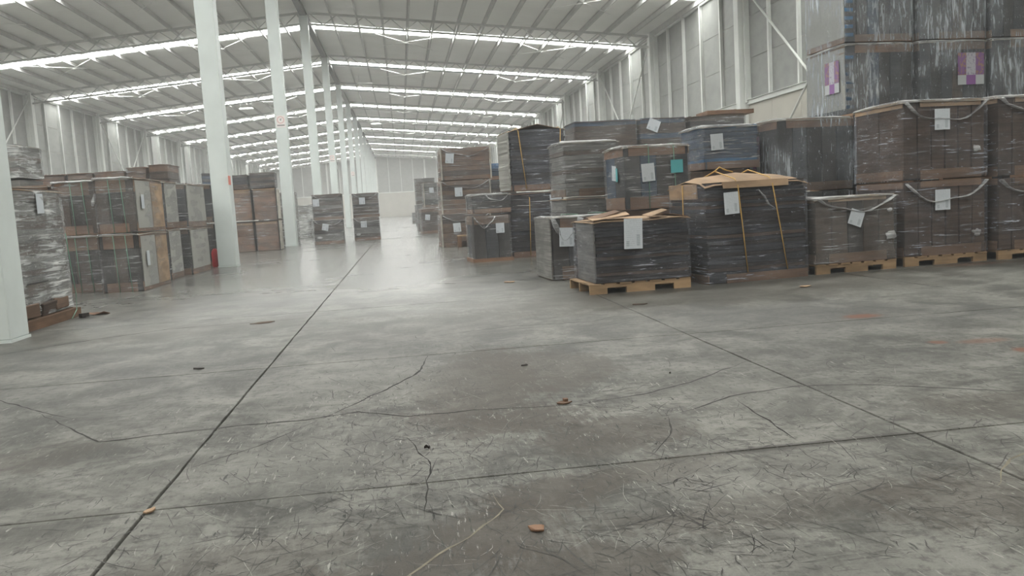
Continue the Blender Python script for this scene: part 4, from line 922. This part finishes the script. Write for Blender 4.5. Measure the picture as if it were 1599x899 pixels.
# left neighbours standing further in
for (x, y, w) in ((-7.05, 15.9, 0.82), (-7.95, 16.0, 0.82)):
    for i, (z, h) in enumerate(((0, 1.02), (1.04, 0.93))):
        load(L, x, y, z, 0, w, 1.15, h, 'cartons', '%s brown load hidden behind the silver-wrapped one, %s' % (('lower', 'upper')[i], 'nearer the strapped stacks' if x > -7.5 else 'further left'), film='wrap', cols=3, body=('mid', 'dark'), cap='rust', base='rust', cover='pale', seed=int(190+i+x*-3), detail=False)
for j, (x, w, top) in enumerate(((-10.1, 0.85, 2.58), (-9.2, 0.74, 2.58), (-8.42, 0.62, 2.58), (-7.75, 0.74, 2.58), (-6.95, 0.48, 2.66), (-6.40, 0.48, 2.70))):
    zz = (0, 0.87, 1.74)
    for i in range(3):
        h = 0.86 if i < 2 else top-1.74
        load(L, x, 22.6, zz[i], 0, w, 1.1, h, 'layers', 'reddish-brown load, %s of the %s stack from the left in the left back row' % (ord3[i], ordinal(j+1)), film='wrap' if i == 2 else None, n=5 if i == 2 else 4, body=('brown', 'mid', 'rust'), base=None, cover='rust' if i == 2 else None, seed=200+j*3+i, detail=False)
for i, (z, h) in enumerate(((0, 1.1), (1.12, 1.1), (2.24, 0.68))):
    load(L, -9.0, 18.0, z, 0, 1.42, 1.1, h, 'layers', 'grey film-wrapped load in the high stack at the left edge, %s one' % ord3[i], film='wrap_heavy' if i == 2 else None, n=6, body=('mid', 'silver'), base=None, cover='pale' if i == 2 else None, seed=230+i, amp=0.03)
# loose board lying over the near-left loads
q = load(L, -5.72, 9.92, 0.0, 0, 1.32, 1.62, 1.66, 'layers', 'tall leaning silver-wrapped load beside the leftmost column, on brown pallet boards', film='wrap_heavy', pal='wood_dark', n=19, body=('silver', 'mid', 'silver', 'mid'), base=None, seed=240, amp=0.035, cover='tan')
link('label_sheet', boxes([(0.705, 0.708, -0.05, 0.14, 1.36, 1.6)]), M['paper'], q)
for i, (y, z) in enumerate(((-0.5, 0.14), (0.02, 0.13), (0.42, 0.15))): link('bulging_carton', boxes([(0.58, 0.70, y-0.22, y+0.2, z, z+0.15)], jit=0.02, bev=0.01), M[('brown', 'mid', 'brown')[i]], q)
link('base_board', boxes([(0.60, 0.74, -0.84, 0.82, 0.0, 0.12)], jit=0.012), M['wood_dark'], q)
link('green_strap', tube_mesh([(0.73, 0.65, 1.1), (0.745, 0.66, 0.7), (0.75, 0.72, 0.3), (0.76, 0.66, 0.1), (0.79, 0.40, 0.012)], 0.006, 5), M['green'], q)
for v in ((0.655, -0.82),): link('dark_end_sheets', boxes([(0.2, 0.64, -0.83, -0.815, 0.3, 1.35)], jit=0.01), M['dark'], q)

# ---------------------------------------------------------------- scraps on the floor
def scrap(x, y, w, d, label, mat='tan', th=0.006, rz=0.0, curl=0.01, name='cardboard_scrap', seed=0):
    random.seed(seed); n = 7; bm = bmesh.new(); ring = []
    for i in range(n):
        a = i*2*math.pi/n; r = random.uniform(0.75, 1.15); ring.append((math.cos(a)*w/2*r, math.sin(a)*d/2*r, 0.002+curl*random.random()))
    a = [bm.verts.new(p) for p in ring]; b = [bm.verts.new((p[0], p[1], p[2]+th)) for p in ring]
    bm.faces.new(a[::-1]); bm.faces.new(b)
    for i in range(n): bm.faces.new((a[i], a[(i+1) % n], b[(i+1) % n], b[i]))
    me = mesh_of(bm); o = link(name, me, M[mat], None, (x, y, 0), (0, 0, rz)); tag(o, label, 'scrap', 'scraps lying on the floor'); return o
scrap(0.39, 2.76, 0.065, 0.05, 'torn tan cardboard scrap on the nearest slab, lowest in the picture', 'rust', seed=1)
scrap(0.83, 4.50, 0.085, 0.05, 'brown cardboard chip with a raised corner near the middle of the floor', 'brown', curl=0.006, seed=2)
scrap(0.845, 4.53, 0.04, 0.03, 'small upright tan chip beside the brown cardboard chip', 'rust', th=0.016, seed=3)
scrap(-1.65, 6.62, 0.09, 0.04, 'dark sliver on the left part of the floor before the joint', 'dark', seed=4)
scrap(-1.59, 9.22, 0.26, 0.05, 'long dark splinter on the floor, left, further off', 'mid', rz=0.2, seed=5)
scrap(1.48, 11.9, 0.17, 0.16, 'pale cardboard piece on the floor before the short dark stack', 'tan', seed=6)
scrap(-4.08, 11.5, 0.34, 0.2, 'crumpled brown cardboard beside the silver-wrapped load', 'rust', curl=0.05, seed=7)
scrap(-4.16, 11.25, 0.14, 0.12, 'dark crumpled lump at the corner of the silver-wrapped load', 'dark', th=0.05, seed=8)
scrap(0.78, 5.66, 0.05, 0.03, 'dark speck of bark right of centre on the floor', 'dark', seed=9)
scrap(0.04, 3.87, 0.03, 0.02, 'small dark crumb left of centre on the floor', 'dark', th=0.01, seed=10)
scrap(4.5, 8.85, 0.16, 0.12, 'pale tan piece on the floor before the yellow-corded load', 'tan', seed=11)
scrap(2.42, 8.4, 0.18, 0.06, 'thin brown splinter on the floor before the pale pallet', 'mid', seed=12)
scrap(-1.08, 3.36, 0.05, 0.05, 'pale debris lodged where two floor joints cross', 'tan', seed=13)
scrap(1.62, 5.0, 0.012, 0.012, 'dark pebble between the forked cracks', 'dark', th=0.008, seed=14)
